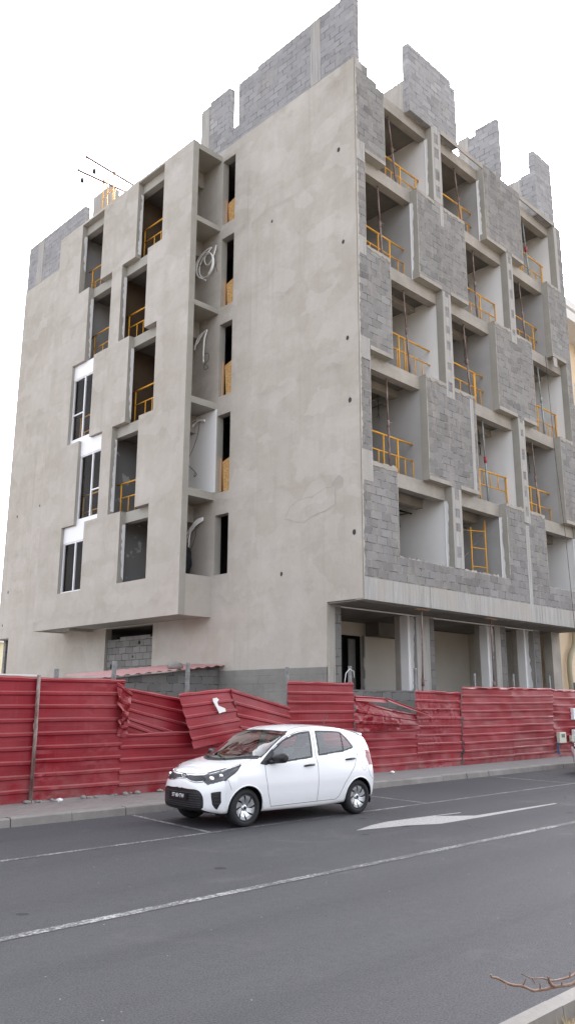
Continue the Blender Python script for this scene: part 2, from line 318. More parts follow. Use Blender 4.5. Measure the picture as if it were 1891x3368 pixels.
def f_kerb(t):
    n = t.noise(t.obj, 1.5, 5, .65); n2 = t.noise(t.obj, 22, 4, .7)
    c = t.mix(t.ramp(n, [(.3, 0.), (.7, 1.)]), (.165, .15, .135), (.26, .243, .225)); c = t.mix(t.ramp(n2, [(.5, 0.), (.8, .5)]), c, (.17, .155, .145))
    t.put(t.b, 'Base Color', c); bump(t, n2, .5, .01)
mat('kerb concrete', f_kerb, rough=.95)
def f_pave(t):
    b = t.n('ShaderNodeTexBrick', Vector=t.uv, Color1=(.17, .148, .14, 1), Color2=(.235, .205, .195, 1), Mortar=(.13, .115, .105, 1), Scale=1.0, Mortar_Size=.006, Brick_Width=.21, Row_Height=.105)
    c = t.mix(t.ramp(t.noise(t.obj, 1.2, 5, .65), [(.35, 0.), (.7, .75)]), b.outputs['Color'], (.21, .192, .176))
    x = t.n('ShaderNodeSeparateXYZ', 0, Vector=t.obj)
    c = t.mix(t.ramp(t.math('DIVIDE', x, 40.), [(.30, 0.), (.42, .8)]), c, t.mix(t.noise(t.obj, 4, 4, .6), (.135, .132, .132), (.20, .193, .186)))
    t.put(t.b, 'Base Color', c); bump(t, t.math('ADD', t.math('MULTIPLY', b.outputs['Fac'], -1), t.noise(t.obj, 20, 3)), .4, .008)
mat('paving', f_pave, rough=.95)
mat('soil', lambda t: (t.put(t.b, 'Base Color', t.mix(t.noise(t.obj, 14, 5, .7), (.13, .10, .07), (.27, .22, .155))), bump(t, t.noise(t.obj, 30, 4, .7), .8, .03)), rough=1.)
mat('dry grass', lambda t: t.put(t.b, 'Base Color', t.mix(t.noise(t.obj, 30, 3), (.22, .16, .06), (.44, .35, .18))), rough=.9)
def f_bark(t):
    t.put(t.b, 'Base Color', t.mix(t.ramp(t.noise(t.obj, 16, 4), [(.35, 0.), (.65, 1.)]), (.15, .068, .036), (.20, .14, .115))); bump(t, t.noise(t.obj, 60, 4), .5, .004)
mat('bark', f_bark, rough=.8)
mat('cream render', lambda t: t.put(t.b, 'Base Color', t.mix(t.ramp(t.noise(t.obj, .4, 4), [(.3, 0.), (.7, 1.)]), (.68, .53, .36), (.76, .62, .45))), rough=.9)
mat('yellow render', col=(.66, .62, .46), rough=.9)
mat('pale trim', col=(.66, .65, .63), rough=.8)
mat('grey drainpipe', col=(.36, .33, .22), rough=.5)
mat('meter plastic', col=(.52, .51, .42), rough=.55)
mat('meter white', col=(.70, .72, .72), rough=.5)
mat('meter window', col=(.12, .14, .14), rough=.2)
mat('blue cloth', col=(.03, .06, .12), rough=.8)
mat('torn paper', col=(.72, .72, .70), rough=.9)
mat('skin', col=(.10, .055, .035), rough=.6); mat('work shirt', col=(.38, .44, .52), rough=.9); mat('work trousers', col=(.055, .06, .045), rough=.9); mat('boot', col=(.04, .03, .025), rough=.7)
mat('stone', lambda t: t.put(t.b, 'Base Color', t.mix(t.noise(t.obj, 9, 4), (.18, .17, .16), (.32, .30, .28))), rough=.95)
# ------------------------------------------------------------------ street
def sheet(name, poly, m, z): 
    b = MB(); b.add([(x, y, z) for x, y in poly], [tuple(range(len(poly)))]); return struct(b.build(name, MATS[m]))
b = MB(); b.quad((-600, -600, -.02), (900, -600, -.02), (900, 900, -.02), (-600, 900, -.02)); struct(b.build('ground', MATS['soil']))
sheet('road', [(-200, -3.0), (300, -3.0), (300, 12.06), (-200, 12.06)], 'asphalt', 0)
def wobble(pts, a=.006):
    return [(x + rnd.uniform(-a, a), y + rnd.uniform(-a, a)) for x, y in pts]
def stripe(name, p, q, w, m='road paint', z=.004):
    p, q = Vector(p), Vector(q); d = (q - p); n = max(2, int(d.length / .15)); nn = Vector((-d.y, d.x)).normalized() * w / 2
    b = MB(); vs = []
    for i in range(n + 1):
        c = p + d * i / n; j = nn * rnd.uniform(.90, 1.06); k = nn * rnd.uniform(.90, 1.06)
        vs += [(*(c + j), z), (*(c - k), z)]
    b.add(vs, [(2*i, 2*i+1, 2*i+3, 2*i+2) for i in range(n)]); return struct(b.build(name, MATS[m]))
stripe('centre_line', (-60, 6.52), (150, 6.60), .115)
stripe('parking_line', (-60, 9.64), (150, 9.60), .085)
for x0, x1 in ((8.19, 7.95), (13.37, 13.14), (19.04, 18.9), (24.3, 24.1), (3.0, 2.8)):
    stripe('bay_line', (x0, 11.95), (x1, 9.66), .085)
# lane arrow painted on the asphalt: long shaft, bent head
AR = [(9.61, 8.33), (10.19, 8.52), (10.66, 8.60), (11.36, 8.56), (12.44, 8.46), (12.44, 8.40), (11.75, 8.47), (12.3, 8.05), (14.89, 8.00), (14.87, 7.93), (12.25, 7.87), (11.08, 7.88), (10.56, 8.13), (10.2, 8.20)]
b = MB(); b.add([(x, y, .004) for x, y in AR], [tuple(range(len(AR)))]); struct(b.build('lane_arrow', MATS['arrow paint'], None, True))
# near pavement strip beyond the parking bays: kerb stones and paving
b = MB(); b.quad((-200, 12.20, .13), (300, 12.20, .13), (300, 60, .13), (-200, 60, .13)); struct(b.build('pavement', MATS['paving']))
b = MB(); x = -60.0
while x < 120:
    L = 1.0 + rnd.uniform(-.02, .02); g = rnd.uniform(.006, .022); z = .132 + rnd.uniform(-.006, .006); y = 12.06 + rnd.uniform(-.012, .012); c = .02
    x0, x1 = x + g / 2, x + L - g / 2
    v = [(x0, y - .02, -.02), (x1, y - .02, -.02), (x1, y, z - c), (x0, y, z - c), (x1, y + c, z), (x0, y + c, z), (x1, y + .16, z), (x0, y + .16, z), (x0, y + .16, -.02), (x1, y + .16, -.02)]
    b.add(v, [(0, 1, 2, 3), (3, 2, 4, 5), (5, 4, 6, 7), (7, 6, 9, 8), (0, 3, 5, 7, 8), (1, 9, 6, 4, 2)]); x += L
struct(b.build('kerb', MATS['kerb concrete']))
# ------------------------------------------------------------------ the white hatchback
def catmull(P, n):
    """uniform Catmull-Rom through rows of P, n samples"""
    P = np.asarray(P, float); k = len(P)
    E = np.vstack([2 * P[0] - P[1], P, 2 * P[-1] - P[-2]])
    t = np.linspace(0, k - 1, n); i = np.minimum(t.astype(int), k - 2); u = (t - i)[:, None]
    a, b, c, d = E[i], E[i + 1], E[i + 2], E[i + 3]
    return .5 * (2 * b + (c - a) * u + (2 * a - 5 * b + 4 * c - d) * u ** 2 + (3 * b - a - 3 * c + d) * u ** 3)
def curve(pts):
    xs, ys = zip(*pts)
    # monotone-ish smooth interpolation
    X = np.array(xs); Yv = np.array(ys); m = np.gradient(Yv, X)
    def f(x):
        x = min(max(x, X[0]), X[-1]); i = min(max(int(np.searchsorted(X, x)) - 1, 0), len(X) - 2)
        h = X[i + 1] - X[i]; u = (x - X[i]) / h
        return float((2*u**3-3*u**2+1)*Yv[i] + (u**3-2*u**2+u)*h*m[i] + (-2*u**3+3*u**2)*Yv[i+1] + (u**3-u**2)*h*m[i+1])
    return f
zt = curve([(.30, .868), (.45, .91), (.60, .943), (.72, .975), (.95, 1.083), (1.2, 1.205), (1.4, 1.298), (1.6, 1.378), (1.85, 1.436), (2.2, 1.462), (2.6, 1.452), (3.0, 1.412), (3.42, 1.335)])
zr = curve([(.30, .80), (.45, .86), (.7, .915), (.95, .955), (1.1, 1.035), (1.3, 1.165), (1.55, 1.30), (1.8, 1.375), (2.1, 1.405), (2.5, 1.40), (2.9, 1.365), (3.15, 1.315), (3.42, 1.24)])
wr = curve([(.30, .62), (.45, .655), (.7, .685), (.95, .695), (1.3, .645), (1.6, .598), (1.8, .578), (2.2, .568), (2.8, .556), (3.1, .545), (3.42, .535)])
zbelt = curve([(.30, .74), (.45, .80), (.7, .86), (.95, .90), (1.3, .915), (2.0, .935), (2.6, .96), (3.0, .985), (3.42, 1.005)])
wbelt = curve([(.30, .69), (.45, .725), (.7, .745), (.95, .748), (2.0, .742), (2.8, .735), (3.1, .72), (3.42, .69)])
fwid = curve([(.30, .945), (.45, .975), (.68, 1.0), (1.2, .985), (2.2, .985), (2.9, 1.0), (3.1, 1.0), (3.42, .972)])
zbot = curve([(.30, .20), (.7, .19), (1.2, .185), (2.6, .19), (3.1, .22), (3.42, .25)])
def section(u):
    f = fwid(u); zb = zbot(u); b, wb, r, w2, tt = zbelt(u), wbelt(u), zr(u), wr(u), zt(u)
    g = 1 if u > 1.0 else max(0, (u - .75) / .25)
    return [(0, zb), (.45, zb), (.66 * f, zb + .004), (.735 * f, zb + .035), (.762 * f, .31), (.785 * f, .45), (.7975 * f, .59), (.787 * f, .74 if u > .5 else .70),
            ((wb + .012), b - .045), (wb, b), ((wb * .52 + w2 * .48) + .014 * g, b + (r - b) * .5), (w2, r), (w2 * .75, tt - (tt - r) * .48), (w2 * .4, tt - (tt - r) * .13), (0, tt)]
NJ = 170
fnose = curve([(.18, .03), (.26, -.015), (.40, -.03), (.52, -.025), (.62, .0), (.70, .045), (.74, .075), (.78, .11), (.83, .19), (.868, .28), (.95, .5)])   # u of the nose centreline by z
ftail = curve([(.20, 3.54), (.32, 3.61), (.5, 3.65), (.66, 3.64), (.8, 3.61), (.95, 3.57), (1.1, 3.51), (1.22, 3.46), (1.29, 3.435), (1.34, 3.42), (1.5, 3.4)])
def car_grid():
    rings = []
    # nose cap
    s0 = catmull(section(.30), NJ); cz = .52
    for s in list(np.linspace(.02, .80, 40)) + list(np.linspace(.81, .985, 18)):
        y = s0[:, 0] * s; z = cz + (s0[:, 1] - cz) * s
        u = np.array([fnose(q) for q in z]) + .32 * (np.abs(y) / .76) ** 3.6
        k = s ** 14
        rings.append(np.stack([u * (1 - k) + .30 * k, y, z], 1))
    for u in np.linspace(.30, 3.42, 260):
        c = catmull(section(u), NJ); rings.append(np.stack([np.full(NJ, u), c[:, 0], c[:, 1]], 1))
    s1 = catmull(section(3.42), NJ); cz = .72
    for s in list(np.linspace(.985, .81, 16)) + list(np.linspace(.80, .02, 36)):
        y = s1[:, 0] * s; z = cz + (s1[:, 1] - cz) * s
        u = np.array([ftail(q) for q in z]) - .17 * (np.abs(y) / .77) ** 5
        k = s ** 14
        rings.append(np.stack([u * (1 - k) + 3.42 * k, y, z], 1))
    return np.array(rings)           # [ring, j, (u, v, z)]
def inpoly(px, py, poly):
    """vectorised point in polygon"""
    inside = np.zeros(px.shape, bool); n = len(poly); j = n - 1
    for i in range(n):
        xi, yi = poly[i]; xj, yj = poly[j]
        c = ((yi > py) != (yj > py)) & (px < (xj - xi) * (py - yi) / ((yj - yi) or 1e-9) + xi)
        inside ^= c; j = i
    return inside
def distpoly(px, py, pts, closed=False):
    d = np.full(px.shape, 9.); P = list(pts) + ([pts[0]] if closed else [])
    for (x0, y0), (x1, y1) in zip(P[:-1], P[1:]):
        dx, dy = x1 - x0, y1 - y0; L = dx * dx + dy * dy + 1e-12
        t = np.clip(((px - x0) * dx + (py - y0) * dy) / L, 0, 1)
        d = np.minimum(d, np.hypot(px - x0 - t * dx, py - y0 - t * dy))
    return d
def smoothpoly(pts, n=60, closed=True):
    P = np.array(list(pts)); k = len(P); out = []
    for i in range(k):
        a, b, c, d = P[i - 1], P[i], P[(i + 1) % k], P[(i + 2) % k]
        for t in np.linspace(0, 1, 6, endpoint=False):
            out.append(tuple(.5 * (2*b + (c-a)*t + (2*a-5*b+4*c-d)*t*t + (3*b-a-3*c+d)*t**3)))
    return out
mat('car paint', col=(.80, .80, .81), rough=.28, Coat_Weight=1.0, Coat_Roughness=.04, fn=lambda t: t.put(t.b, 'Base Color', t.mix(t.ramp(t.n('ShaderNodeSeparateXYZ', 2, Vector=t.n('ShaderNodeVectorMath', 0, _p=dict(operation='ADD'), i0=t.obj, i1=t.mapv(t.n('ShaderNodeTexNoise', 1, Vector=t.obj, Scale=7.0, Detail=4.0), scale=(0, 0, .14)))), [(.0, .8), (.30, .25), (.42, 0.0)]), (.80, .80, .81), (.56, .50, .44))))
mat('car black plastic', col=(.012, .012, .013), rough=.42)
mat('car gap', col=(.10, .10, .11), rough=.7)
mat('car tyre', col=(.013, .013, .014), rough=.75)
mat('car alloy', col=(.62, .63, .64), rough=.28, metal=.85)
mat('car dark metal', col=(.05, .05, .055), rough=.5, metal=.5)
mat('car headlamp', col=(.02, .021, .023), rough=.08, Coat_Weight=1.0)
mat('car reflector', col=(.85, .86, .88), rough=.12, metal=.9)
mat('car tail lamp', col=(.20, .008, .015), rough=.12, Coat_Weight=1.0)
mat('car seat fabric', col=(.09, .09, .095), rough=.9)
mat('car plate', col=(.008, .008, .009), rough=.35)
mat('car plate text', col=(.8, .8, .8), rough=.5)
mat('car chrome', col=(.75, .76, .78), rough=.12, metal=1.0)
def glassmat(name, tint, gl=.05, k=1.25, e=.03):
    m = bpy.data.materials.new(name); m.use_nodes = True; t = NT(m.node_tree)
    t.N.remove(t.N['Principled BSDF']); out = t.N['Material Output']
    tr = t.n('ShaderNodeBsdfTransparent', Color=(*tint, 1)); g = t.n('ShaderNodeBsdfGlossy', Color=(1, 1, 1, 1), Roughness=gl)
    mx = t.n('ShaderNodeMixShader', i0=t.math('ADD', t.math('MULTIPLY', t.math('ADD', t.math('MULTIPLY', t.math('POWER', t.n('ShaderNodeLayerWeight', 'Facing', Blend=.5), 5.), .96), .04), k), e, True), i1=tr, i2=g)
    t.L.new(mx.outputs[0], out.inputs[0]); MATS[name] = m
glassmat('car glass', (.70, .74, .76), .02, 1.6, .05); glassmat('window glass', (.82, .84, .85), .02, .3, .0)

CARX, CARY, CARROT, WR = 8.023, 10.462, -.0653, .277
WHEELS = (.675, 3.075)
def make_car():
    root = thing('parked_car', 'white five-door hatchback parked at the kerb in front of the red sheet fence', 'car')
    G = car_grid(); nr = G.shape[0]
    U, V, Z = G[..., 0], G[..., 1], G[..., 2]
    ctr = lambda A: .25 * (A[:-1, :-1] + A[1:, :-1] + A[:-1, 1:] + A[1:, 1:])
    cu, cv, cz = ctr(U), ctr(V), ctr(Z)
    jj = np.broadcast_to(np.arange(NJ - 1)[None, :], cu.shape); ii = np.broadcast_to(np.arange(nr - 1)[:, None], cu.shape)
    side = (cv > .50) & (jj < 134) & (ii > 50) & (ii < nr - 40)
    rail = 132
    lab = np.zeros(cu.shape, int)      # 0 body
    names = {0: 'body'}
    def put(mask, k): lab[mask] = k
    fd = [(1.03, .87), (1.035, .72), (1.085, .47), (1.165, .262), (2.132, .272), (2.142, .85), (2.115, .967), (2.15, 1.385), (1.83, 1.362), (1.50, 1.265), (1.20, 1.085), (1.0, .945)]
    rd = [(2.15, 1.385), (2.115, .967), (2.142, .85), (2.132, .272), (2.542, .275), (2.609, .322), (2.737, .529), (2.976, .786), (3.085, .971), (3.04, 1.096), (2.94, 1.25), (2.86, 1.345), (2.5, 1.385)]
    fg = [(1.195, .925), (1.245, 1.085), (1.48, 1.228), (1.81, 1.327), (2.085, 1.352), (2.035, .965), (1.44, .918)]
    rg = [(2.192, .988), (2.228, 1.356), (2.59, 1.350), (2.815, 1.322), (2.925, 1.215), (3.01, 1.085), (2.765, 1.037)]
    sail = [(.95, .905), (1.10, 1.01), (1.245, 1.10), (1.195, .925), (1.06, .885)]
    put(inpoly(cu, cz, fd) & side, 1); put(inpoly(cu, cz, rd) & side, 2)
    gap = side & ((distpoly(cu, cz, fd, True) < .0065) | (distpoly(cu, cz, rd, True) < .0065))
    for poly in (fg, rg):
        put(side & ((distpoly(cu, cz, poly, True) < .013) & ~inpoly(cu, cz, poly)), 8)
    put(side & inpoly(cu, cz, sail), 8)
    put(side & inpoly(cu, cz, fg), 3)
    put(side & inpoly(cu, cz, rg), 4)
    # windscreen, with a black cowl below it
    base = .585 + .86 * cv ** 2; head = 1.575 + .22 * cv ** 2
    top = (jj >= rail + 3) & (ii > 40)
    put(top & (cu > base - .03) & (cu < base + .075), 8)
    put(top & (cu > base + .075) & (cu < head), 5)
    put(top & (cu >= head) & (cu < head + .018), 8)
    put((jj >= rail + 1) & (jj < rail + 3) & (cu > 1.0) & (cu < 1.60), 8)
    # tailgate glass
    tg = (ii >= nr - 54) & (cz > 1.06) & (cz < 1.30) & (cv < .50) & (cu > 3.42)
    put(tg, 6)
    # nose
    nose = (cu < .62) & (cz > .15)
    hl = [(.085, .70), (.118, .748), (.18, .783), (.386, .843), (.62, .902), (.46, .785), (.291, .684), (.10, .622), (.085, .65)]
    put(nose & inpoly(cu, cz, hl) & (cv > .40) & (jj < 150), 10)
    ug = [(-.1, .738), (.10, .736), (.25, .735), (.41, .748), (.49, .70), (.47, .662), (.36, .650), (.22, .662), (.10, .690), (-.1, .690)]
    front = (cu < .33)
    put(front & inpoly(cv, cz, ug), 11)
    lg = smoothpoly([(-.3, .545), (.2, .545), (.41, .54), (.497, .475), (.515, .36), (.50, .30), (.42, .280), (.2, .276), (-.3, .276)])
    put(front & inpoly(cv, cz, lg), 12)
    fog = [(.615, .512), (.695, .530), (.692, .38), (.652, .282), (.628, .35)]
    put((cu < .32) & inpoly(cv, cz, fog) & (ii < 62), 13)
    put((cu < .5) & (cz < .192) , 8); put((jj < 25) & (lab == 0), 8)
    # bonnet shut lines
    hoodline = front & (np.abs(cz - (.762 + .03 * (cv / .45) ** 2)) < .005) & (cv < .46)
    bl = [(.40, .79), (.33, .71), (.36, .62), (.39, .55)]
    # tail
    tl = [(3.30, .905), (3.315, 1.035), (3.42, 1.02), (3.56, .98), (3.60, .80), (3.40, .785), (3.33, .79)]
    put((cu > 3.28) & inpoly(cu, cz, tl) & (cv > .42) & (jj < 134), 14)
    tb = [(3.28, .79), (3.34, .62), (3.42, .55)]
    pass
    # wheel arches cut open
    for wu in WHEELS:
        d = np.hypot(cu - wu, cz - WR); put((d < .318) & (cv > .35) & (jj < 90), -1)
    def w2(u, v, z):
        c, s = math.cos(CARROT), math.sin(CARROT); return (CARX + c * u + s * v, CARY + s * u - c * v, z)
    NM = {0: ('body', 'car paint'), 1: ('front_door', 'car paint'), 2: ('rear_door', 'car paint'), 3: ('window', 'car glass'), 4: ('window', 'car glass'), 5: ('windscreen', 'car glass'), 6: ('rear_window', 'car glass'),
          8: ('trim', 'car black plastic'), 9: ('panel_gap', 'car gap'), 10: ('headlight', 'car headlamp'), 11: ('upper_grille', 'car black plastic'), 12: ('lower_grille', 'car black plastic'), 13: ('fog_vent', 'car black plastic'), 14: ('tail_light', 'car tail lamp')}
    PER_SIDE = {1, 2, 3, 4, 10, 13, 14}
    pts = G.reshape(-1, 3)
    root.location = (*w2(1.875, 0, 0)[:2], 0)
    made = {}
    def emit(k, sgns, parent):
        sel = np.argwhere(lab == k); vs = []; fs = []
        for sg in sgns:
            idx = {}
            for i, j in sel:
                q = []
                for a in ((i, j), (i, j + 1), (i + 1, j + 1), (i + 1, j)):
                    n = a[0] * NJ + a[1]
                    if n not in idx:
                        p = pts[n]; idx[n] = len(vs)
                        off = -.006 if k in (9, 11, 12, 13) else (.003 if k in (8,) else 0)
                        vs.append(w2(p[0], sg * max(p[1], 0) + 0, p[2]))
                    q.append(idx[n])
                fs.append(q[::-1] if sg > 0 else q)
        m = MB(); m.add(vs, fs, 0, True)
        return m.build(NM[k][0], MATS[NM[k][1]], parent)
    for k in (0, 5, 6, 8, 11, 12): made[k] = emit(k, (1, -1), root)
    doors = {}
    for sg in (1, -1):
        d1 = emit(1, (sg,), root); d2 = emit(2, (sg,), root); doors[sg] = (d1, d2)
        emit(3, (sg,), d1); emit(4, (sg,), d2)
        for k in (10, 13, 14): made[k, sg] = emit(k, (sg,), root)
    # surface lookup
    bv = BVHTree.FromPolygons([tuple(p) for p in pts], [(i * NJ + j, i * NJ + j + 1, (i + 1) * NJ + j + 1, (i + 1) * NJ + j) for i in range(nr - 1) for j in range(NJ - 1)])
    def surf(u, z, default=.74):
        h = bv.ray_cast(Vector((u, 1.5, z)), Vector((0, -1, 0)))[0]; return h.y if h else default
    def surff(v, z):
        h = bv.ray_cast(Vector((-1, abs(v) + 1e-3, z)), Vector((1, 0, 0)))[0]; return h.x if h else 0
    def surft(u, v):
        h = bv.ray_cast(Vector((u, max(abs(v), 1e-3), 3)), Vector((0, 0, -1)))[0]; return h.z if h else 1.0
    def dense(pts, closed, step=.012):
        P = [Vector(p).to_2d() for p in pts] + ([Vector(pts[0]).to_2d()] if closed else []); out = []
        for a, b in zip(P[:-1], P[1:]):
            n = max(1, int((b - a).length / step)); out += [a.lerp(b, i / n) for i in range(n)]
        return out + ([] if closed else [P[-1]])
    def ribbon(m, pts, width, lift, on, closed=False):
        """thin strip laid on the body surface along a 2D outline"""
        P = dense(pts, closed); n = len(P); vs = []
        for i in range(n):
            a = P[i - 1] if (closed or i) else P[0]; b = P[(i + 1) % n] if (closed or i < n - 1) else P[-1]
            d = b - a
            if d.length < 1e-9: d = Vector((1, 0))
            d.normalize(); nn = Vector((-d.y, d.x)) * width / 2
            for q in (P[i] + nn, P[i] - nn): vs.append(on(q.x, q.y, lift))
        m.add(vs, [(2*i, 2*i+1, (2*i+3) % (2*n), (2*i+2) % (2*n)) for i in range(n if closed else n - 1)], 0, True)
    def on_side(sg): return lambda u, z, l: w2(u, sg * (surf(u, z) + l), z)
    def on_nose(sg): return lambda v, z, l: w2(surff(abs(v), z) - l, sg * v, z)
    def on_top(sg): return lambda u, v, l: w2(u - l * .5, sg * v, surft(u, v) + l)
    for sg in (1, -1):
        on = on_side(sg)
        def gap_(*a):
            gm = MB(); ribbon(gm, *a); gm.build('panel_gap', MATS['car gap'], root)
        gap_(fd, .008, .001, on, True); gap_(rd[3:11], .008, .001, on); gap_(bl, .006, .001, on); gap_(tb, .006, .001, on)
        gap_([(3.20 + .058 * math.cos(a), .775 + .072 * math.sin(a)) for a in np.linspace(0, 2 * math.pi, 24, endpoint=False)], .005, .001, on, True)
        gap_([(.10, .760), (.25, .763), (.40, .775), (.455, .787)], .007, .002, on_nose(sg))
        gap_([(v, q) for v, q in [(0.0, .757), (.10, .760)]], .007, .002, on_nose(sg))
        gap_([(.585 - .035 + .86 * v * v, v) for v in np.linspace(0, .62, 12)] + [(.80, .655), (.62, .655)], .007, .001, on_top(sg))
    tm = MB()
    for sg in (1, -1):
        on = on_side(sg)
        ribbon(tm, fg, .024, .004, on, True); ribbon(tm, rg, .024, .004, on, True); ribbon(tm, [(2.768, 1.037), (2.81, 1.325)], .022, .005, on)
        ribbon(tm, sail, .016, .004, on, True)
        ribbon(tm, [(.585 + .86 * v * v + .075, v) for v in np.linspace(0, .63, 14)], .022, .004, on_top(sg))
        ribbon(tm, [(1.575 + .22 * v * v + .006, v) for v in np.linspace(0, .545, 14)], .026, .004, on_top(sg))
        ribbon(tm, [(v, q) for v, q in lg if v > -.01], .016, .004, on_nose(sg)); ribbon(tm, ug[1:9], .012, .004, on_nose(sg)); ribbon(tm, fog, .012, .004, on_nose(sg), True)
        ribbon(tm, hl[2:7], .014, .004, on)
    tm.build('trim', MATS['car black plastic'], root)
    for sg in (1, -1):
        # arch lips and liners
        for wu in WHEELS:
            m = MB(); m.tube([w2(wu + .326 * math.cos(a), sg * (surf(wu + .335 * math.cos(a), WR + .335 * math.sin(a)) - .002), WR + .326 * math.sin(a)) for a in np.linspace(-.08, math.pi + .08, 28)], .011, 8)
            m.build('arch_lip', MATS['car paint'], root)
            m = MB(); A = np.linspace(-.35, math.pi + .35, 22); vs = []
            for a in A:
                for vv in (.40, surf(wu + .33 * math.cos(a), WR + .33 * math.sin(a)) - .012): vs.append(w2(wu + .325 * math.cos(a), sg * vv, WR + .325 * math.sin(a)))
            m.add(vs, [(2*i, 2*i+1, 2*i+3, 2*i+2) for i in range(len(A) - 1)], 0, True)
            o = len(m.v); m.add([w2(wu, sg * .40, WR)] + [w2(wu + .33 * math.cos(a), sg * .40, WR + .33 * math.sin(a)) for a in A], [(0, i + 1, i + 2) for i in range(len(A) - 1)])
            m.build('wheel_liner', MATS['car black plastic'], root)
            # wheel
            wn = MB(); c = w2(wu, sg * .655, WR); ax = Vector(w2(0, sg, 0)) - Vector(w2(0, 0, 0))
            tp = [(.190, -.085), (.245, -.088), (.268, -.078), (.277, -.055), (.277, .055), (.268, .082), (.248, .098), (.215, .102), (.196, .094), (.192, .082)]
            wheel = wn.lathe(tp, c, ax, 48).build('wheel', MATS['car tyre'], root)
            m = MB(); m.lathe([(.192, .084), (.184, .096), (.176, .090), (.168, .05), (.16, -.02), (.12, -.03), (.0, -.03)], c, ax, 48, 0)
            u0 = Vector(w2(1, 0, 0)) - Vector(w2(0, 0, 0)); z0 = Vector((0, 0, 1)); cv_ = Vector(c); axn = ax.normalized()
            def P(r, a, h): return cv_ + (u0 * math.cos(a) + z0 * math.sin(a)) * r + axn * h
            for k in range(8):                   # eight twisted twin spokes
                a0 = 2 * math.pi * k / 8 + .2
                for da, tw in ((-.075, .22), (.21, .22)):
                    ra = [(.045, 0, .052), (.09, .06, .066), (.135, .15, .078), (.182, .26, .082)]
                    wv = [.024, .022, .024, .030]; vs = []
                    for (r, tw_, hh), wd in zip(ra, wv):
                        aa = a0 + da * (r / .18) + tw_ * sg
                        for s_, h_ in ((-1, hh - .03), (-1, hh), (1, hh), (1, hh - .03)): vs.append(P(r, aa + s_ * wd / r, h_))
                    m.add(vs, [(4*i+b, 4*i+(b+1)%4, 4*i+4+(b+1)%4, 4*i+4+b) for i in range(3) for b in range(4)] + [(12, 13, 14, 15)], 1)
            m.lathe([(0, .07), (.03, .07), (.042, .064), (.05, .05), (.05, 0)], c, ax, 24, 1)
            m.lathe([(0, .0725), (.022, .0725), (.024, .07)], c, ax, 16, 2)
            for k in range(4):
                a = 2 * math.pi * k / 4 + .6; m.lathe([(0, .062), (.008, .062), (.009, .03)], P(.058, a, 0), ax, 8, 2)
            m.build('rim', [MATS['car dark metal'], MATS['car alloy'], MATS['car black plastic']], wheel, norm=False)
        # door handles
        for (u_, z_), d in (((1.95, .842), doors[sg][0]), ((2.89, .902), doors[sg][1])):
            m = MB(); y = surf(u_, z_)
            m.tube([w2(u_ - .115, sg * (y + .004), z_ - .012), w2(u_ - .09, sg * (y + .024), z_ - .008), w2(u_, sg * (y + .032), z_), w2(u_ + .09, sg * (y + .026), z_ + .002), w2(u_ + .115, sg * (y + .004), z_ + .002)], [.010, .016, .017, .016, .010], 8)
            m.build('handle', MATS['car black plastic'], d)
        # mirror
        m = MB(); bm = bmesh.new(); bmesh.ops.create_uvsphere(bm, u_segments=20, v_segments=12, radius=1)
        for v in bm.verts:
            v.co = Vector((max(-1, min(1, v.co.x * 1.3)) * .082, max(-1, min(1, v.co.y * 1.25)) * .115, max(-1, min(1, v.co.z * 1.35)) * .074))
            if v.co.x < 0: v.co.x *= 1 - .3 * (v.co.z / .074) ** 2
            v.co = Vector(w2(1.235 + v.co.x + .15 * v.co.y, sg * (.875 + v.co.y), .975 + v.co.z + v.co.y * .10))
        m.bm(bm, 0, True); m.tube([w2(1.12, sg * .74, .915), w2(1.17, sg * .80, .925), w2(1.22, sg * .85, .935)], [.035, .03, .03], 8)
        m.build('wing_mirror', MATS['car black plastic'], root, norm=True)
        # lamp internals
        m = MB()
        for (u_, v_, z_), r in (((.165, .555, .70), .056), ((.26, .635, .745), .042)):
            uu = surff(v_, z_)
            bm = bmesh.new(); bmesh.ops.create_uvsphere(bm, u_segments=16, v_segments=10, radius=r)
            m.bm(bm, 0, True, Matrix.Translation(w2(uu + .014, sg * v_, z_)) @ Matrix.Diagonal((.6, 1, .8, 1)))
        m.tube([w2(surff(v_, z_) + .002, sg * v_, z_) for v_, z_ in ((.48, .765), (.56, .80), (.63, .835), (.66, .86))], .006, 6)
        m.build('reflector', MATS['car reflector'], made[10, sg])
        # fog vent slats
        m = MB()
        for z_ in (.36, .41, .46, .50): m.tube([w2(surff(.63, z_) - .004, sg * .63, z_), w2(surff(.685, z_) - .004, sg * .685, z_ + .004)], .006, 6)
        m.build('vent_slat', MATS['car dark metal'], made[13, sg])
    # chrome edge under the upper grille, mesh bars in the lower one
    m = MB(); m.tube([w2(surff(v, z) - .004, v, z) for v, z in [(s * q[0], q[1]) for s, L in ((-1, [(.47, .668), (.36, .652), (.22, .662), (.10, .688)]), (1, [(.10, .688), (.22, .662), (.36, .652), (.47, .668)])) for q in L]], .008, 6)
    m.build('grille_edge', MATS['car chrome'], made[11])
    m = MB()
    for z_ in (.30, .33, .36, .395, .43, .465, .50): m.tube([w2(surff(v, z_) - .002, v, z_) for v in np.linspace(-.48, .48, 15)], .005, 5)
    m.build('grille_bars', MATS['car dark metal'], made[12])
    # number plate
    def plate_pt(v, z, o): return Vector(w2(surff(.2, .45) - .012 - o, v, z))
    m = MB(); a = [plate_pt(v, z, 0) for v, z in ((-.235, .40), (.235, .40), (.235, .497), (-.235, .497))]
    m.prism(a, Vector(w2(-.008, 0, 0)) - Vector(w2(0, 0, 0))); pl = m.build('number_plate', MATS['car plate'], root, norm=True)
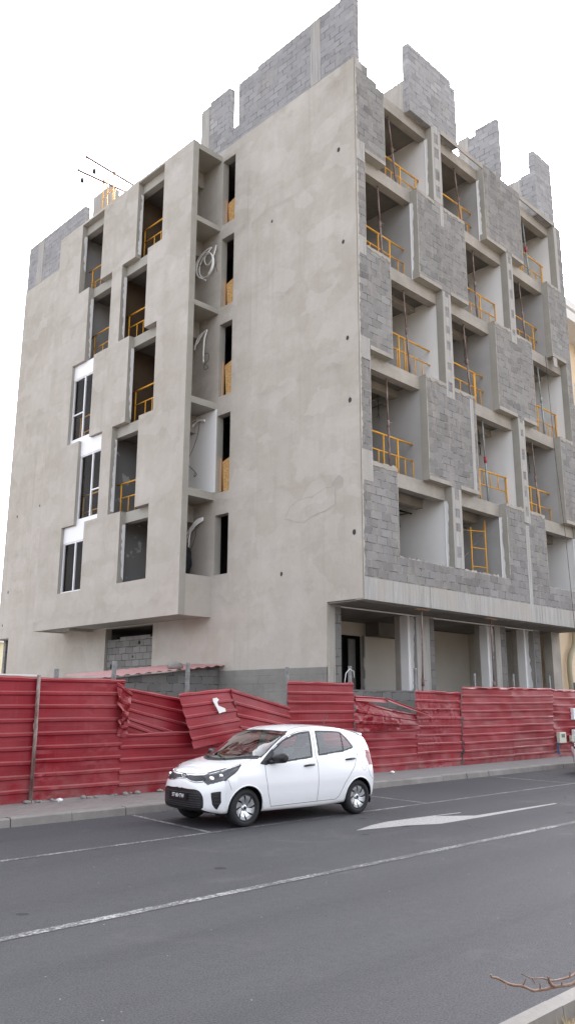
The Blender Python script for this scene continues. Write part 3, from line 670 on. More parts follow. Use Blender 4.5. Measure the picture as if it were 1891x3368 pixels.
    def text(body, size, place, mname, parent, name, extr=.0015, sx=1.0):
        cu_ = bpy.data.curves.new('txt', 'FONT'); cu_.body = body; cu_.size = size; cu_.align_x = 'CENTER'; cu_.align_y = 'CENTER'; cu_.extrude = extr; cu_.resolution_u = 3
        tmp = bpy.data.objects.new('txt', cu_); COL.objects.link(tmp); bpy.context.view_layer.update()
        me = tmp.evaluated_get(bpy.context.evaluated_depsgraph_get()).to_mesh(); m = MB()
        m.add([place(v.co.x * sx, v.co.y, v.co.z) for v in me.vertices], [tuple(p.vertices) for p in me.polygons]); bpy.data.objects.remove(tmp)
        return m.build(name, MATS[mname], parent)
    text('ST·80·TW', .078, lambda x, y, z: plate_pt(x, .447 + y, .010 + z), 'car plate text', pl, 'plate_text', sx=.98)
    # oval badge
    zb = .735; ub = surff(.03, zb) - .006; tilt = .55
    def bp(x, y, o): return w2(ub - o + y * tilt, x, zb + y)
    m = MB(); n = 28; vs = [bp(.062 * math.cos(a), .030 * math.sin(a), o) for o in (0, .007) for a in np.linspace(0, 2 * math.pi, n, endpoint=False)]
    m.add(vs, [tuple(range(n)), tuple(range(n, 2 * n))] + [(i, (i + 1) % n, n + (i + 1) % n, n + i) for i in range(n)]); bd = m.build('badge', MATS['car black plastic'], root, norm=True)
    m = MB(); m.tube([bp(.062 * math.cos(a), .030 * math.sin(a), .007) for a in np.linspace(0, 2 * math.pi, 33)], .004, 6); m.build('badge_ring', MATS['car chrome'], bd)
    text('KIA', .036, lambda x, y, z: bp(x, y, .009 + z), 'car chrome', bd, 'badge_text', sx=1.15)
    # wipers
    m = MB()
    for a, b in (((.62, .30), (.80, -.16)), ((.66, -.22), (.86, -.60))):
        zz = lambda u, v: (bv.ray_cast(Vector((u, abs(v), 3)), Vector((0, 0, -1)))[0] or Vector((0, 0, 1))).z + .02
        P = [(a[0] + (b[0] - a[0]) * t, a[1] + (b[1] - a[1]) * t) for t in np.linspace(0, 1, 6)]
        m.tube([w2(u, v, zz(u, v)) for u, v in P], .009, 6)
    m.build('wiper', MATS['car black plastic'], root)
    # aerial, spoiler
    m = MB(); m.tube([w2(2.93, 0, 1.41), w2(2.96, 0, 1.43), w2(3.10, 0, 1.60)], [.018, .008, .004], 6); m.build('aerial', MATS['car black plastic'], root)
    m = MB(); vs = []
    for v in np.linspace(-.54, .54, 15):
        e = (v / .54) ** 2; z_ = 1.345 - .055 * e
        vs += [w2(3.30, v, z_ + .015 - .012 * e), w2(3.39, v, z_ + .012), w2(3.445 - .05 * e, v, z_ - .005), w2(3.44 - .05 * e, v, z_ - .028), w2(3.40, v, z_ - .035)]
    m.add(vs, [(5*i+b, 5*i+b+1, 5*i+6+b, 5*i+5+b) for i in range(14) for b in range(4)] + [(0, 1, 2, 3, 4), tuple(70 + q for q in range(5))], 0, True); m.build('roof_spoiler', MATS['car paint'], root, norm=True)
    # interior
    m = MB(); m.add([w2(*p) for p in ((.95, -.66, .86), (.95, .66, .86), (1.30, .66, .90), (1.30, -.66, .90), (1.36, -.66, .55), (1.36, .66, .55), (.7, -.6, .80), (.7, .6, .80))], [(6, 7, 1, 0), (0, 1, 2, 3), (3, 2, 5, 4)]); m.build('dashboard', MATS['car seat fabric'], root)
    for v in (.33, -.33):
        m = MB()
        for (u0_, u1_, z0_, z1_, hw) in ((1.62, 2.10, .38, .52, .23), (2.02, 2.20, .50, 1.08, .22), (2.10, 2.20, 1.10, 1.27, .12)):
            bm = bmesh.new(); bmesh.ops.create_cube(bm, size=1); bmesh.ops.bevel(bm, geom=bm.edges[:], offset=.2, segments=3, affect='EDGES')
            for q in bm.verts: q.co = Vector(w2((u0_ + u1_) / 2 + q.co.x * (u1_ - u0_) + (q.co.z * .12 if u0_ > 2 else 0), v + q.co.y * 2 * hw, (z0_ + z1_) / 2 + q.co.z * (z1_ - z0_)))
            m.bm(bm, 0, True)
        m.build('seat', MATS['car seat fabric'], root, norm=True)
    m = MB(); bm = bmesh.new(); bmesh.ops.create_cube(bm, size=1); bmesh.ops.bevel(bm, geom=bm.edges[:], offset=.12, segments=2, affect='EDGES')
    for q in bm.verts: q.co = Vector(w2(2.98 + q.co.x * .2 + q.co.z * .12, q.co.y * 1.2, .75 + q.co.z * .6))
    m.bm(bm, 0, True).build('seat', MATS['car seat fabric'], root, norm=True)
    m = MB(); m.tube([Vector(w2(1.42, .34, .93)) + Vector((.06 * math.sin(a), 0, 0)) + (Vector(w2(0, 1, 0)) - Vector(w2(0, 0, 0))) * .18 * math.cos(a) + Vector((0, 0, .17 * math.sin(a))) for a in np.linspace(0, 2 * math.pi, 25)], .014, 6); m.build('steering_wheel', MATS['car black plastic'], root)
    m = MB(); m.add([w2(*p) for p in ((.35, -.55, .30), (.35, .55, .30), (3.4, .55, .30), (3.4, -.55, .30), (.35, -.55, .205), (.35, .55, .205), (3.4, .55, .215), (3.4, -.55, .215))], [(0, 1, 2, 3), (4, 5, 6, 7)]); m.build('floor_pan', MATS['car black plastic'], root)
    return root
car = make_car()
# ------------------------------------------------------------------ the building shell
X0, Y0, XE, YE, XB = 16.95, 14.30, 30.45, 36.15, 15.60
FL = {1: 5.93, 2: 8.58, 3: 12.04, 4: 15.43, 5: 18.70, 6: 21.72}          # floor edges on the street front
FB = {1: 5.86, 2: 8.45, 3: 11.82, 4: 15.22, 5: 18.45, 6: 21.65}          # and on the bay
OP = {5: [(18.42, 21.06), (21.61, 24.37), (27.06, 29.81)], 4: [(17.38, 20.06), (22.91, 25.73), (26.14, 28.91)], 3: [(18.54, 21.32), (21.80, 24.59), (27.26, 30.04)],
      2: [(17.45, 20.20), (23.03, 25.83), (26.27, 29.0)], 1: [(18.60, 21.37), (21.90, 24.64), (27.33, 30.02)]}
OB = {5: [(22.53, 24.23), (26.69, 28.37)], 4: [(23.40, 25.11), (25.82, 27.54)], 3: [(22.63, 24.37), (26.83, 28.46)], 2: [(23.48, 25.20), (25.90, 27.57)], 1: [(22.63, 24.37), (26.79, 28.46)]}
bld = thing('unfinished_building', 'grey unfinished six-storey block of bare blockwork and cement render behind the red fence', 'building', (X0, Y0, 0))
def wallgrid(mb, axis, w0, w1, solids, holes, mf=0, ms=1, cuts=()):
    us = sorted({u for r in solids + holes for u in r[:2]} | set(cuts)); vs = sorted({v for r in solids + holes for v in r[2:4]})
    def sol(i, j):
        if i < 0 or j < 0 or i >= len(us) - 1 or j >= len(vs) - 1: return False
        cu, cv = (us[i] + us[i + 1]) / 2, (vs[j] + vs[j + 1]) / 2; ins = lambda r: r[0] < cu < r[1] and r[2] < cv < r[3]
        return any(map(ins, solids)) and not any(map(ins, holes))
    P = (lambda u, v, w: (u, w, v)) if axis == 'y' else (lambda u, v, w: (w, u, v))
    for i in range(len(us) - 1):
        for j in range(len(vs) - 1):
            if not sol(i, j): continue
            a, b, c, d = us[i], us[i + 1], vs[j], vs[j + 1]
            mb.quad(P(a, c, w0), P(b, c, w0), P(b, d, w0), P(a, d, w0), mf); mb.quad(P(a, c, w1), P(a, d, w1), P(b, d, w1), P(b, c, w1), mf)
            if not sol(i - 1, j): mb.quad(P(a, c, w0), P(a, d, w0), P(a, d, w1), P(a, c, w1), ms)
            if not sol(i + 1, j): mb.quad(P(b, c, w0), P(b, c, w1), P(b, d, w1), P(b, d, w0), ms)
            if not sol(i, j - 1): mb.quad(P(a, c, w0), P(a, c, w1), P(b, c, w1), P(b, c, w0), ms)
            if not sol(i, j + 1): mb.quad(P(a, d, w0), P(b, d, w0), P(b, d, w1), P(a, d, w1), ms)
def part(name, fn, mats, parent=None, label=None, norm=False):
    b = MB(); fn(b); o = b.build(name, [MATS[m] for m in (mats if isinstance(mats, (list, tuple)) else [mats])], parent or bld, norm)
    if label: o['label'] = label
    return o
# street front: block skin with the staggered openings
holes = [(a, b, FL[k], FL[k + 1]) for k in OP for a, b in OP[k]]
sol = [(16.975, XE, 5.19, FL[6]), (16.975, 17.62, FL[6], 21.93), (24.37, 27.06, FL[6], 21.88), (25.35, 25.72, 21.88, 22.06)]
holes += [(18.06, 18.42, 21.45, FL[6]), (17.62, 18.06, 21.62, FL[6])]
part('block_wall', lambda b: wallgrid(b, 'y', Y0, 14.57, sol, holes), ['block wall', 'reveal render'])
# cast columns and concrete patches standing a little proud of the blocks
def column_face(b, x0, x1, z0, z1, slot=True):
    if not slot or x1 - x0 < .3: b.box(x0, x1, 14.293, 14.34, z0, z1); return
    q = (x1 - x0) * .27; b.box(x0, x0 + q, 14.293, 14.34, z0, z1); b.box(x1 - q, x1, 14.292, 14.34, z0, z1)
    z = z0
    while z < z1 - .2:
        h = rnd.uniform(.18, .5); b.box(x0 + q, x1 - q, 14.2945, 14.34, z, z + h); z += h + rnd.uniform(.22, .46)
for x0, x1, z0, z1 in ((21.065, 21.605, 18.75, 21.70), (21.325, 21.795, 11.6, 15.40), (21.375, 21.895, 5.95, 8.54), (25.735, 26.135, 15.0, 18.66), (25.835, 26.265, 8.1, 12.0), (21.40, 21.60, 17.9, 18.72), (25.85, 26.10, 4.95, 8.0)):
    part('column', lambda b: column_face(b, x0, x1, z0, z1), 'raw concrete')
for x0, x1, z0, z1 in ((16.99, 17.37, 18.28, 18.98), (16.99, 17.36, 15.05, 15.66), (16.99, 17.43, 11.66, 12.35), (16.99, 17.46, 7.95, 8.86), (22.66, 22.86, 8.60, 11.9), (28.95, 29.25, 15.0, 15.40), (29.82, 30.05, 18.62, 21.6), (17.0, 17.30, 21.6, 21.95)):
    part('concrete_patch', lambda b: b.box(x0, x1, 14.291, 14.33, z0, z1), 'raw concrete')
# cast ledges under the overhanging panels and mortar beds on the sills
def minus(a, b, rs):
    segs = [(a, b)]
    for p, q in rs: segs = [t_ for x, y in segs for t_ in ((x, min(y, p)), (max(x, q), y)) if t_[1] - t_[0] > .05]
    return segs
for k in range(2, 7):
    for a, bb in OP[k - 1]:
        for x0, x1 in minus(a, bb, OP.get(k, [])):
            if k == 6 and x0 < 20: continue
            part('cast_ledge', lambda b: b.box(x0 + .003, x1 - .003, 14.288, 14.33, FL[k] - (.06 if k == 6 else .004), FL[k] + .125), 'slab concrete')
for k in range(2, 6):
    for a, bb in OP[k]:
        for x0, x1 in minus(a, bb, OP[k - 1]):
            n = max(3, int((x1 - x0) / .1)); zz = [FL[k] - rnd.uniform(.05, .16) for _ in range(n + 1)]
            part('mortar_bed', lambda b: b.prism([(x0 + .006, 14.289, FL[k] + .006)] + [(x0 + .006 + (x1 - x0 - .012) * i / n, 14.289, zz[i]) for i in range(n + 1)] + [(x1 - .006, 14.289, FL[k] + .006)], (0, .26, 0)), 'slab concrete', norm=True)
# broken mortar and rubble left on the sills
for k in OP:
    for a, bb in [s_ for r_ in OP[k] for s_ in minus(*r_, OP.get(k - 1, []))]:
        def lumps(b):
            n = int((bb - a) / .07); r1 = [max(0, rnd.gauss(.028, .022)) for _ in range(n + 1)]; vs = []
            for i in range(n + 1):
                x = a + .01 + (bb - a - .02) * i / n; f = 14.30 + rnd.uniform(-.012, .03)
                vs += [(x, f, FL[k] - .03), (x, f + .02, FL[k] + r1[i]), (x, 14.45, FL[k] + r1[i] * .7), (x, 14.56, FL[k] - .005)]
            b.add(vs, [(4*i+j, 4*i+4+j, 4*i+5+j, 4*i+1+j) for i in range(n) for j in range(3)])
        part('sill_mortar', lumps, 'slab concrete')
# ragged render left over at the corner
def ragged(b, x, y, z0, z1, w, step=.13, plane='y'):
    z = z0; L = []; R = []
    while z <= z1: L.append(z); R.append(rnd.uniform(.25, 1) * w); z += step
    for i in range(len(L) - 1):
        if plane == 'y': b.quad((x, y, L[i]), (x + R[i], y, L[i]), (x + R[i + 1], y, L[i + 1]), (x, y, L[i + 1]))
        else: b.quad((x, y, L[i]), (x, y, L[i + 1]), (x - R[i + 1], y, L[i + 1]), (x - R[i], y, L[i]))
for k in OP:
    for a, bb in OP[k]:
        part('mortar_edge', lambda b: ragged(b, bb + .001, 14.2965, FL[k] + .15, FL[k + 1] - .1, .05, .11), 'reveal render'); part('mortar_edge', lambda b: ragged(b, a - .001, 14.2965, FL[k] + .1, FL[k + 1] - .15, -.045, .12), 'reveal render')
part('render_edge', lambda b: ragged(b, X0 - .001, 14.287, 4.62, 21.95, .10, .09), 'plaster')
part('render_edge', lambda b: ragged(b, X0 - .001, 15.634, 0.1, 4.5, .09, .1), 'plaster')
# first-floor beam and slabs
part('transfer_beam', lambda b: (b.box(16.965, XE, 14.275, 14.60, 4.57, 5.19), b.box(19.98, 20.01, 14.262, 14.28, 4.57, 5.19), b.box(26.6, 26.63, 14.262, 14.28, 4.57, 5.19)), 'raw concrete')
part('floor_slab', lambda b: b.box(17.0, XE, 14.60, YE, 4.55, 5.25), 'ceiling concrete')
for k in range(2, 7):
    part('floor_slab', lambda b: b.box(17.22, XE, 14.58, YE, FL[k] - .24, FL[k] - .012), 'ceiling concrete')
    part('edge_beam', lambda b: b.box(16.99, XE - .02, 14.571, 14.86, FL[k] - .44, FL[k] - .002), 'slab concrete')
for k, n in ((2, 1), (3, 2), (4, 3)):      # deeper hidden beam and steel ceiling grid in the lower flats
    part('inner_beam', lambda b: b.box(17.3, XE - .3, 15.45, 15.72, FL[k] - .60 + .06 * n, FL[k] - .23), 'slab concrete')
    if k < 4:
        for a, bb in OP[k - 1]:
            def grid(b):
                for i in range(4): b.box(max(a - 1.2, 17.5), bb + .01, 15.9 + .75 * i, 15.94 + .75 * i, FL[k] - .66, FL[k] - .62)
                for i in range(3): b.box(max(a - .8, 17.5) + 1.2 * i, max(a - .8, 17.5) + .03 + 1.2 * i, 15.8, 18.6, FL[k] - .70, FL[k] - .663)
            part('ceiling_grid', grid, 'galvanised')
# white party walls, some greyed for shade, right of every opening and the end walls of the flats
for k in OP:
    for i, (a, bb) in enumerate(OP[k]):
        short = (k, i) in ((2, 0), (4, 0), (5, 1), (4, 2), (3, 1))
        yb = 16.6 if short else 19.5
        part('partition', lambda b: b.box(bb + .012, bb + .13, 14.575, yb, FL[k] - .012, FL[k + 1] - .241), 'grey shaded plaster' if (k, i) in ((5, 1), (4, 0), (4, 2), (3, 1), (2, 0), (2, 2), (1, 1)) else 'white plaster')
        if short: part('partition', lambda b: b.box(bb - .6, bb + .35, 18.1, 18.2, FL[k] - .012, FL[k + 1] - .241), 'beige plaster')
part('back_wall', lambda b: b.box(17.22, XE, 19.52, 19.64, 0, FL[6] - .25), 'beige plaster')
part('end_wall', lambda b: b.box(XE - .2, XE, 14.58, YE, 4.6, FL[6] - .01), 'block wall')
part('rear_wall', lambda b: b.box(17.3, XE, YE - .2, YE, 0, FL[6] - .01), 'block wall')
# torn white board edges inside the reveals
def torn(b, plane, fixed, u_in, sgn, z0, z1, wmax):
    n = int((z1 - z0) / .12); w = [.45 + .55 * (i / n) + rnd.uniform(-.18, .18) for i in range(n + 1)]; w[0] *= .15; w[-1] *= .7
    if rnd.random() < .5: w = [1.15 - q + .3 for q in w]
    for i in range(n):
        za, zb = z0 + (z1 - z0) * i / n, z0 + (z1 - z0) * (i + 1) / n; p, q = u_in - sgn * wmax * max(.1, min(1, w[i])), u_in - sgn * wmax * max(.1, min(1, w[i + 1]))
        if plane == 'x': b.quad((fixed, u_in, za), (fixed, p, za), (fixed, q, zb), (fixed, u_in, zb))
        else: b.quad((u_in, fixed, za), (p, fixed, za), (q, fixed, zb), (u_in, fixed, zb))
for k, i in ((5, 0), (5, 1), (4, 0), (1, 0), (1, 1), (1, 2)):
    bb = OP[k][i][1]
    part('plasterboard_edge', lambda b: (torn(b, 'x', bb - .004, 14.575, 1, FL[k] + .25 if k > 1 else FL[k], FL[k + 1] - .46, .125), b.box(bb - .02, bb + .010, 14.577, 14.60, FL[k], FL[k + 1] - .45)), 'white strip')
for k, i in ((5, 0), (4, 0), (3, 0), (2, 0), (1, 0), (5, 1), (4, 1)):
    yy = OB[k][i][1]
    part('plasterboard_edge', lambda b: (torn(b, 'y', yy - .004, 15.85, 1, FB[k] + (.15 if (k, i) != (5, 1) else 1.1), FB[k + 1] - .46, .16)), 'white strip')

# side front: rendered wall with slot windows, ground floor set back at the corner
SL = {5: (18.78, 21.44), 4: (15.50, 18.22), 3: (12.12, 14.84), 2: (8.68, 11.44), 1: (5.90, 7.92)}
sol = [(14.315, YE, 4.60, 21.95), (15.65, 35.0, 2.80, 4.60), (15.66, 35.0, 0, 2.8)]
hol = [(20.02, 20.71, *SL[k]) for k in SL] + [(24.0, 27.05, 0, 4.52)] + [(22.25, 30.0, 5.26, 21.4)]
part('rendered_wall', lambda b: wallgrid(b, 'x', X0, 17.22, sol, hol), ['plaster', 'reveal render'])
part('bare_base', lambda b: b.box(X0 - .012, X0 + .02, 15.66, 23.95, 0, 2.80), 'smeared base')
part('shaft_shade', lambda b: (b.box(18.4, 18.5, 19.65, 22.2, 5.2, 21.5), b.box(17.23, 18.4, 22.0, 22.2, 5.2, 21.5)), 'interior shade')  # backing behind the slots, room shade put into its near-black colour
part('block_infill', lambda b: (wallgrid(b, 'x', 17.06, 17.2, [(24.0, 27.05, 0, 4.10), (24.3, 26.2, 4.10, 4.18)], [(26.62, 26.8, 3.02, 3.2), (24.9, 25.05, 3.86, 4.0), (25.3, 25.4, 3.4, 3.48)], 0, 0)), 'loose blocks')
part('back_wall', lambda b: b.box(19.4, 19.5, 22.3, 30.0, 0, 4.5), 'interior shade')
# anchor holes left by the scaffold: flat discs, their shade painted dark
def holes_(b):
    for y, z, r in ((18.05, 17.75, .06), (15.0, 18.9, .085), (14.86, 15.6, .075), (14.74, 12.36, .075), (14.68, 10.4, .085), (14.6, 6.46, .085), (17.5, 5.6, .07), (31.9, 17.0, .07), (35.1, 10.2, .07), (33.0, 10.35, .06), (35.4, 6.7, .07), (35.7, 5.2, .06)):
        b.add([(X0 - .004, y + r * .75 * math.cos(a), z + r * (1 + .3 * math.sin(3 * a + y * 5) * math.sin(a * 2 + z)) * math.sin(a)) for a in np.linspace(0, 2 * math.pi, 12, endpoint=False)], [tuple(range(12))])
part('anchor_hole_shade', holes_, 'interior shade')
# the projecting bay
hb = [(a, c, FB[k], FB[k + 1]) for k in OB for a, c in OB[k]]
part('bay_wall', lambda b: wallgrid(b, 'x', XB, 15.85, [(20.78, 30.2, 4.53, 21.75)], hb), ['plaster', 'reveal render'])
part('bay_apron', lambda b: b.box(15.853, X0 - .002, 20.80, 21.02, 4.53, 5.86), 'plaster')
part('bay_soffit', lambda b: (b.box(15.85, X0 - .003, 21.02, 30.0, 4.56, 5.0), b.box(15.9, 16.9, 27.9, 28.3, 4.46, 4.56)), 'reveal render')
part('bay_end_wall', lambda b: b.box(15.853, X0 - .003, 30.0, 30.2, 4.53, 21.70), 'plaster')
for k, (zt_, zb_) in {5: (18.78, 18.58), 4: (15.49, 15.30), 3: (11.93, 11.70), 2: (8.72, 8.46), 6: (21.72, 21.5)}.items():
    part('bay_slab', lambda b: b.box(15.853, X0 - .003, 20.79, 22.2, zb_, zt_), 'reveal render')
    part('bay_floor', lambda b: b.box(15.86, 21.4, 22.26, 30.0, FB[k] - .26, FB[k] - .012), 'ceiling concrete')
    part('bay_beam', lambda b: b.box(15.83, 16.1, 22.27, 29.98, FB[k] - .40, FB[k] - .003), 'reveal render')
    part('shaft_beam', lambda b: b.box(16.5, 16.94, 21.85, 22.19, zb_ - .62, zb_ - .003), 'slab concrete')
part('bay_partition', lambda b: b.box(15.86, X0 + .27, 22.2, 22.26, 5.0, 21.7), 'plaster')
part('shaft_board', lambda b: b.box(X0 - .035, X0 - .004, 20.74, 22.19, 8.73, 11.69), 'white strip', label='white painted back wall of the shaft, second storey')
part('bay_coping', lambda b: (b.box(15.64, 16.3, 24.25, 24.9, 21.752, 21.83), b.box(15.63, 16.2, 23.6, 24.26, 21.752, 21.79)), 'slab concrete')
WM = {(5, 0): 'brown wall', (4, 0): 'brown wall', (3, 0): 'brown wall', (2, 0): 'grey board', (1, 0): 'grey board', (5, 1): 'grey shaded plaster', (4, 1): 'grey shaded plaster', (3, 1): 'brown wall', (2, 1): 'brown wall', (1, 1): 'brown wall'}
for (k, i), m in WM.items():
    y1 = OB[k][i][1]; part('partition', lambda b: b.box(15.855, 20.9, y1 + .46, y1 + .56, FB[k] - .012, FB[k + 1] - .262), m)
part('back_wall', lambda b: b.box(20.9, 21.0, 22.26, 30.0, 5.0, 21.5), 'brown wall')
# white shutter-box windows in the bay
for k, zt_, zb_, tr in ((3, 14.62, 11.98, 13.06), (2, 11.20, 8.62, 9.66), (1, 7.82, 5.88, None)):
    y0, y1 = OB[k][1]; x = 15.74
    win = part('window', lambda b: (b.box(x, x + .06, y0, y0 + .055, zb_, zt_), b.box(x, x + .06, y1 - .055, y1, zb_, zt_), b.box(x, x + .06, y0 + .055, y1 - .055, zt_ - .05, zt_), b.box(x, x + .06, y0 + .055, y1 - .055, zb_, zb_ + .05),
                                    b.box(x - .012, x + .05, y0 + .735, y0 + .80, zb_ + .05, zt_ - .05), tr and b.box(x, x + .05, (y0 + .055 if k == 2 else y0 + .80), (y0 + .735 if k == 2 else y1 - .055), tr, tr + .05)), 'pvc white')
    part('pane', lambda b: b.quad((x + .024, y0 + .05, zb_ + .04), (x + .024, y0 + .05, zt_ - .04), (x + .024, y1 - .05, zt_ - .04), (x + .024, y1 - .05, zb_ + .04)), 'window glass', win)
    part('shutter_box', lambda b: b.box(x - .02, x + .06, y0, y1, zt_ + .002, FB[k + 1] - .01), 'pvc white', win)
    if k > 1: part('lower_panel', lambda b: b.box(x - .01, x + .05, y0, y1, FB[k] - .28, zb_ - .002), 'pvc white', win)
# ground floor towards the street
for x0, x1, xs, side in ((17.225, 17.53, 17.28, 1), (21.08, 22.02, 21.79, 1), (25.68, 26.40, 26.05, 1), (28.39, 28.85, 28.42, 1), (29.76, 30.42, 30.40, 1)):
    part('pillar', lambda b: b.box(x0, x1, 15.65, 16.0, 0, 4.55), 'raw concrete' if x1 < 30 else 'slab concrete')
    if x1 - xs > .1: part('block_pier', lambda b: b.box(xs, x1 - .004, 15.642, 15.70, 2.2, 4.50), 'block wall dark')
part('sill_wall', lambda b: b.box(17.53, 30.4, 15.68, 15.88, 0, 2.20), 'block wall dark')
part('door_head', lambda b: [b.box(a, c, 15.66, 15.70, 4.50, 4.535) for a, c in ((17.53, 21.08), (22.02, 25.68), (26.40, 28.39))], 'pvc white')
for xj in (21.0, 25.6, 28.15):
    part('partition', lambda b: b.box(xj - .03, xj + .075, 15.90, 16.2, 0, 4.54), 'white plaster')
    part('plasterboard_edge', lambda b: torn(b, 'x', xj + .072, 15.90, 1, 2.2, 4.5, .20), 'white strip')
    part('pillar', lambda b: b.box(xj - .06, xj + .2, 16.202, 16.40, 0, 4.54), 'slab concrete')
part('back_wall', lambda b: (wallgrid(b, 'y', 18.6, 18.72, [(17.3, 30.3, 0, 4.54)], [(19.9, 21.95, 0, 4.09)], 0, 0)), 'beige plaster')
part('inner_beam', lambda b: b.box(22.1, 24.6, 18.0, 18.59, 4.09, 4.545), 'ceiling concrete')
part('door_frame', lambda b: (b.box(21.951, 22.02, 18.56, 18.66, 0, 4.12), b.box(21.55, 21.9, 18.9, 18.95, 0, 4.0)), 'grey board')
part('inner_wall', lambda b: b.box(28.5, 28.62, 16.5, 18.59, 0, 4.54), 'beige plaster')
part('doorway', lambda b: b.box(17.3, 23.0, 19.3, 19.4, 0, 4.5), 'interior shade')  # near-black sheet added beyond the doorway as painted shade
# parapet walls and stubs on the roof
hi = 'block wall glare'
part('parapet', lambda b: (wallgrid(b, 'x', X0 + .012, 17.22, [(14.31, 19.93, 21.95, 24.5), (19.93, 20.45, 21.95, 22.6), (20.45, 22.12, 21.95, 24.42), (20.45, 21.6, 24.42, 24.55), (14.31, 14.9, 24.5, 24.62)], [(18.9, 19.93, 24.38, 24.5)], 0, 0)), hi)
part('parapet_post', lambda b: b.box(X0 - .004, 17.23, 15.76, 16.22, 21.96, 24.50), 'raw concrete')
part('parapet_post', lambda b: b.box(X0 - .004, 17.23, 21.62, 22.125, 21.76, 24.36), 'raw concrete')
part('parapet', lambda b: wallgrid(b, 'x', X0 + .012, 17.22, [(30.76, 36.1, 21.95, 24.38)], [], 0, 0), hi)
part('parapet_post', lambda b: b.box(X0 - .004, 17.23, 34.55, 35.15, 21.96, 24.30), 'raw concrete')
part('parapet', lambda b: b.box(X0 + .012, 17.5, 28.75, 30.05, 21.95, 24.45), 'raw concrete')
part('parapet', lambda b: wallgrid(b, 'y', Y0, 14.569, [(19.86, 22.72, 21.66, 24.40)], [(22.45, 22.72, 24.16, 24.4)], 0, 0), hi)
part('parapet', lambda b: b.box(19.86, 20.06, 14.575, 15.7, 21.72, 23.0), 'raw concrete')
part('parapet', lambda b: wallgrid(b, 'x', 25.62, 25.86, [(14.31, 15.62, 22.06, 24.6)], [(15.3, 15.62, 24.36, 24.6)], 0, 0), hi)
part('parapet_post', lambda b: b.box(25.615, 25.865, 15.622, 16.1, 21.72, 24.5), 'raw concrete')
part('parapet', lambda b: wallgrid(b, 'y', Y0, 14.569, [(28.56, 30.0, 21.66, 24.70)], [], 0, 0), hi)
part('parapet', lambda b: wallgrid(b, 'x', 28.565, 28.8, [(14.575, 15.0, 21.72, 23.74)], [], 0, 0), hi)
part('parapet_post', lambda b: b.box(28.56, 28.81, 15.003, 15.6, 21.72, 23.66), 'raw concrete')
part('starter_bar', lambda b: [b.tube([(17.15, 35.0 + q, 24.3), (17.12 + q, 35.0 + q * 2, 25.2 + q)], .008, 4) for q in (0, .12, .2)], 'rusty prop')
# the irregular repair patch on the side front, with a darker rim around it
PT = [(17.33, 7.28), (17.1, 7.61), (16.77, 7.76), (16.22, 7.74), (15.7, 7.92), (15.34, 7.91), (15.32, 7.39), (15.6, 7.28), (16.23, 7.2), (16.5, 7.07), (16.82, 7.11)]
def patch_(pts, d, grow):
    c = Vector((sum(p[0] for p in pts) / len(pts), sum(p[1] for p in pts) / len(pts))); out = []
    for i in range(len(pts)):
        a, b = Vector(pts[i]), Vector(pts[(i + 1) % len(pts)])
        for q in range(5):
            p = a.lerp(b, q / 5); p = p + (p - c).normalized() * (grow + rnd.uniform(-.022, .022)); out.append((X0 - d, p.x, p.y))
    return out
part('dark_rim', lambda b: b.add(patch_(PT, .004, .055), [tuple(range(55))[::-1]]), 'dark render')
part('dark_rim', lambda b: b.add(patch_([(15.42, 8.0), (15.15, 8.2), (14.98, 8.1), (15.05, 7.85), (15.3, 7.8)], .003, .03), [tuple(range(25))[::-1]]), 'dark render')
part('repair_patch', lambda b: b.add(patch_(PT, .007, .0), [tuple(range(55))[::-1]]), 'plaster')
# ------------------------------------------------------------------ rails, props, cables and gear in the building
FLOORN = {5: 'top floor', 4: 'fifth storey', 3: 'fourth storey', 2: 'third storey', 1: 'second storey'}
COLN = {0: 'corner opening', 1: 'middle opening', 2: 'right opening'}
BAYN = {0: 'near bay window', 1: 'far bay window'}
def rail(label, group, ax, u0, u1, w, z, topz, midz, posts, bal, swap=False):
    """horizontal scaffold guard: ax 'x' runs along the street front, 'y' along the side front"""
    P = (lambda u, q: (u, w, q)) if ax == 'x' else (lambda u, q: (w, u, q))
    t = thing('guard_rail', label, 'guard rail', P((u0 + u1) / 2, z), group)
    def tb(name, a, b, r): m = MB(); m.tube([a, b], r, 6); m.build(name, MATS['yellow steel'], t)
    s = rnd.uniform(-.02, .03)
    tb('top_rail', P(u0, topz + s), P(u1, topz - s), .033); tb('mid_rail', P(u0, midz + s), P(u1 - .25, midz - s), .024)
    for p in posts: tb('post', P(p, z), P(p, topz), .029)
    lo, hi_ = (midz, topz) if swap else (z, midz)
    for p in bal: tb('baluster', P(p, lo), P(p, hi_), .018)
G1 = 'yellow guard rails across the openings of the street front'
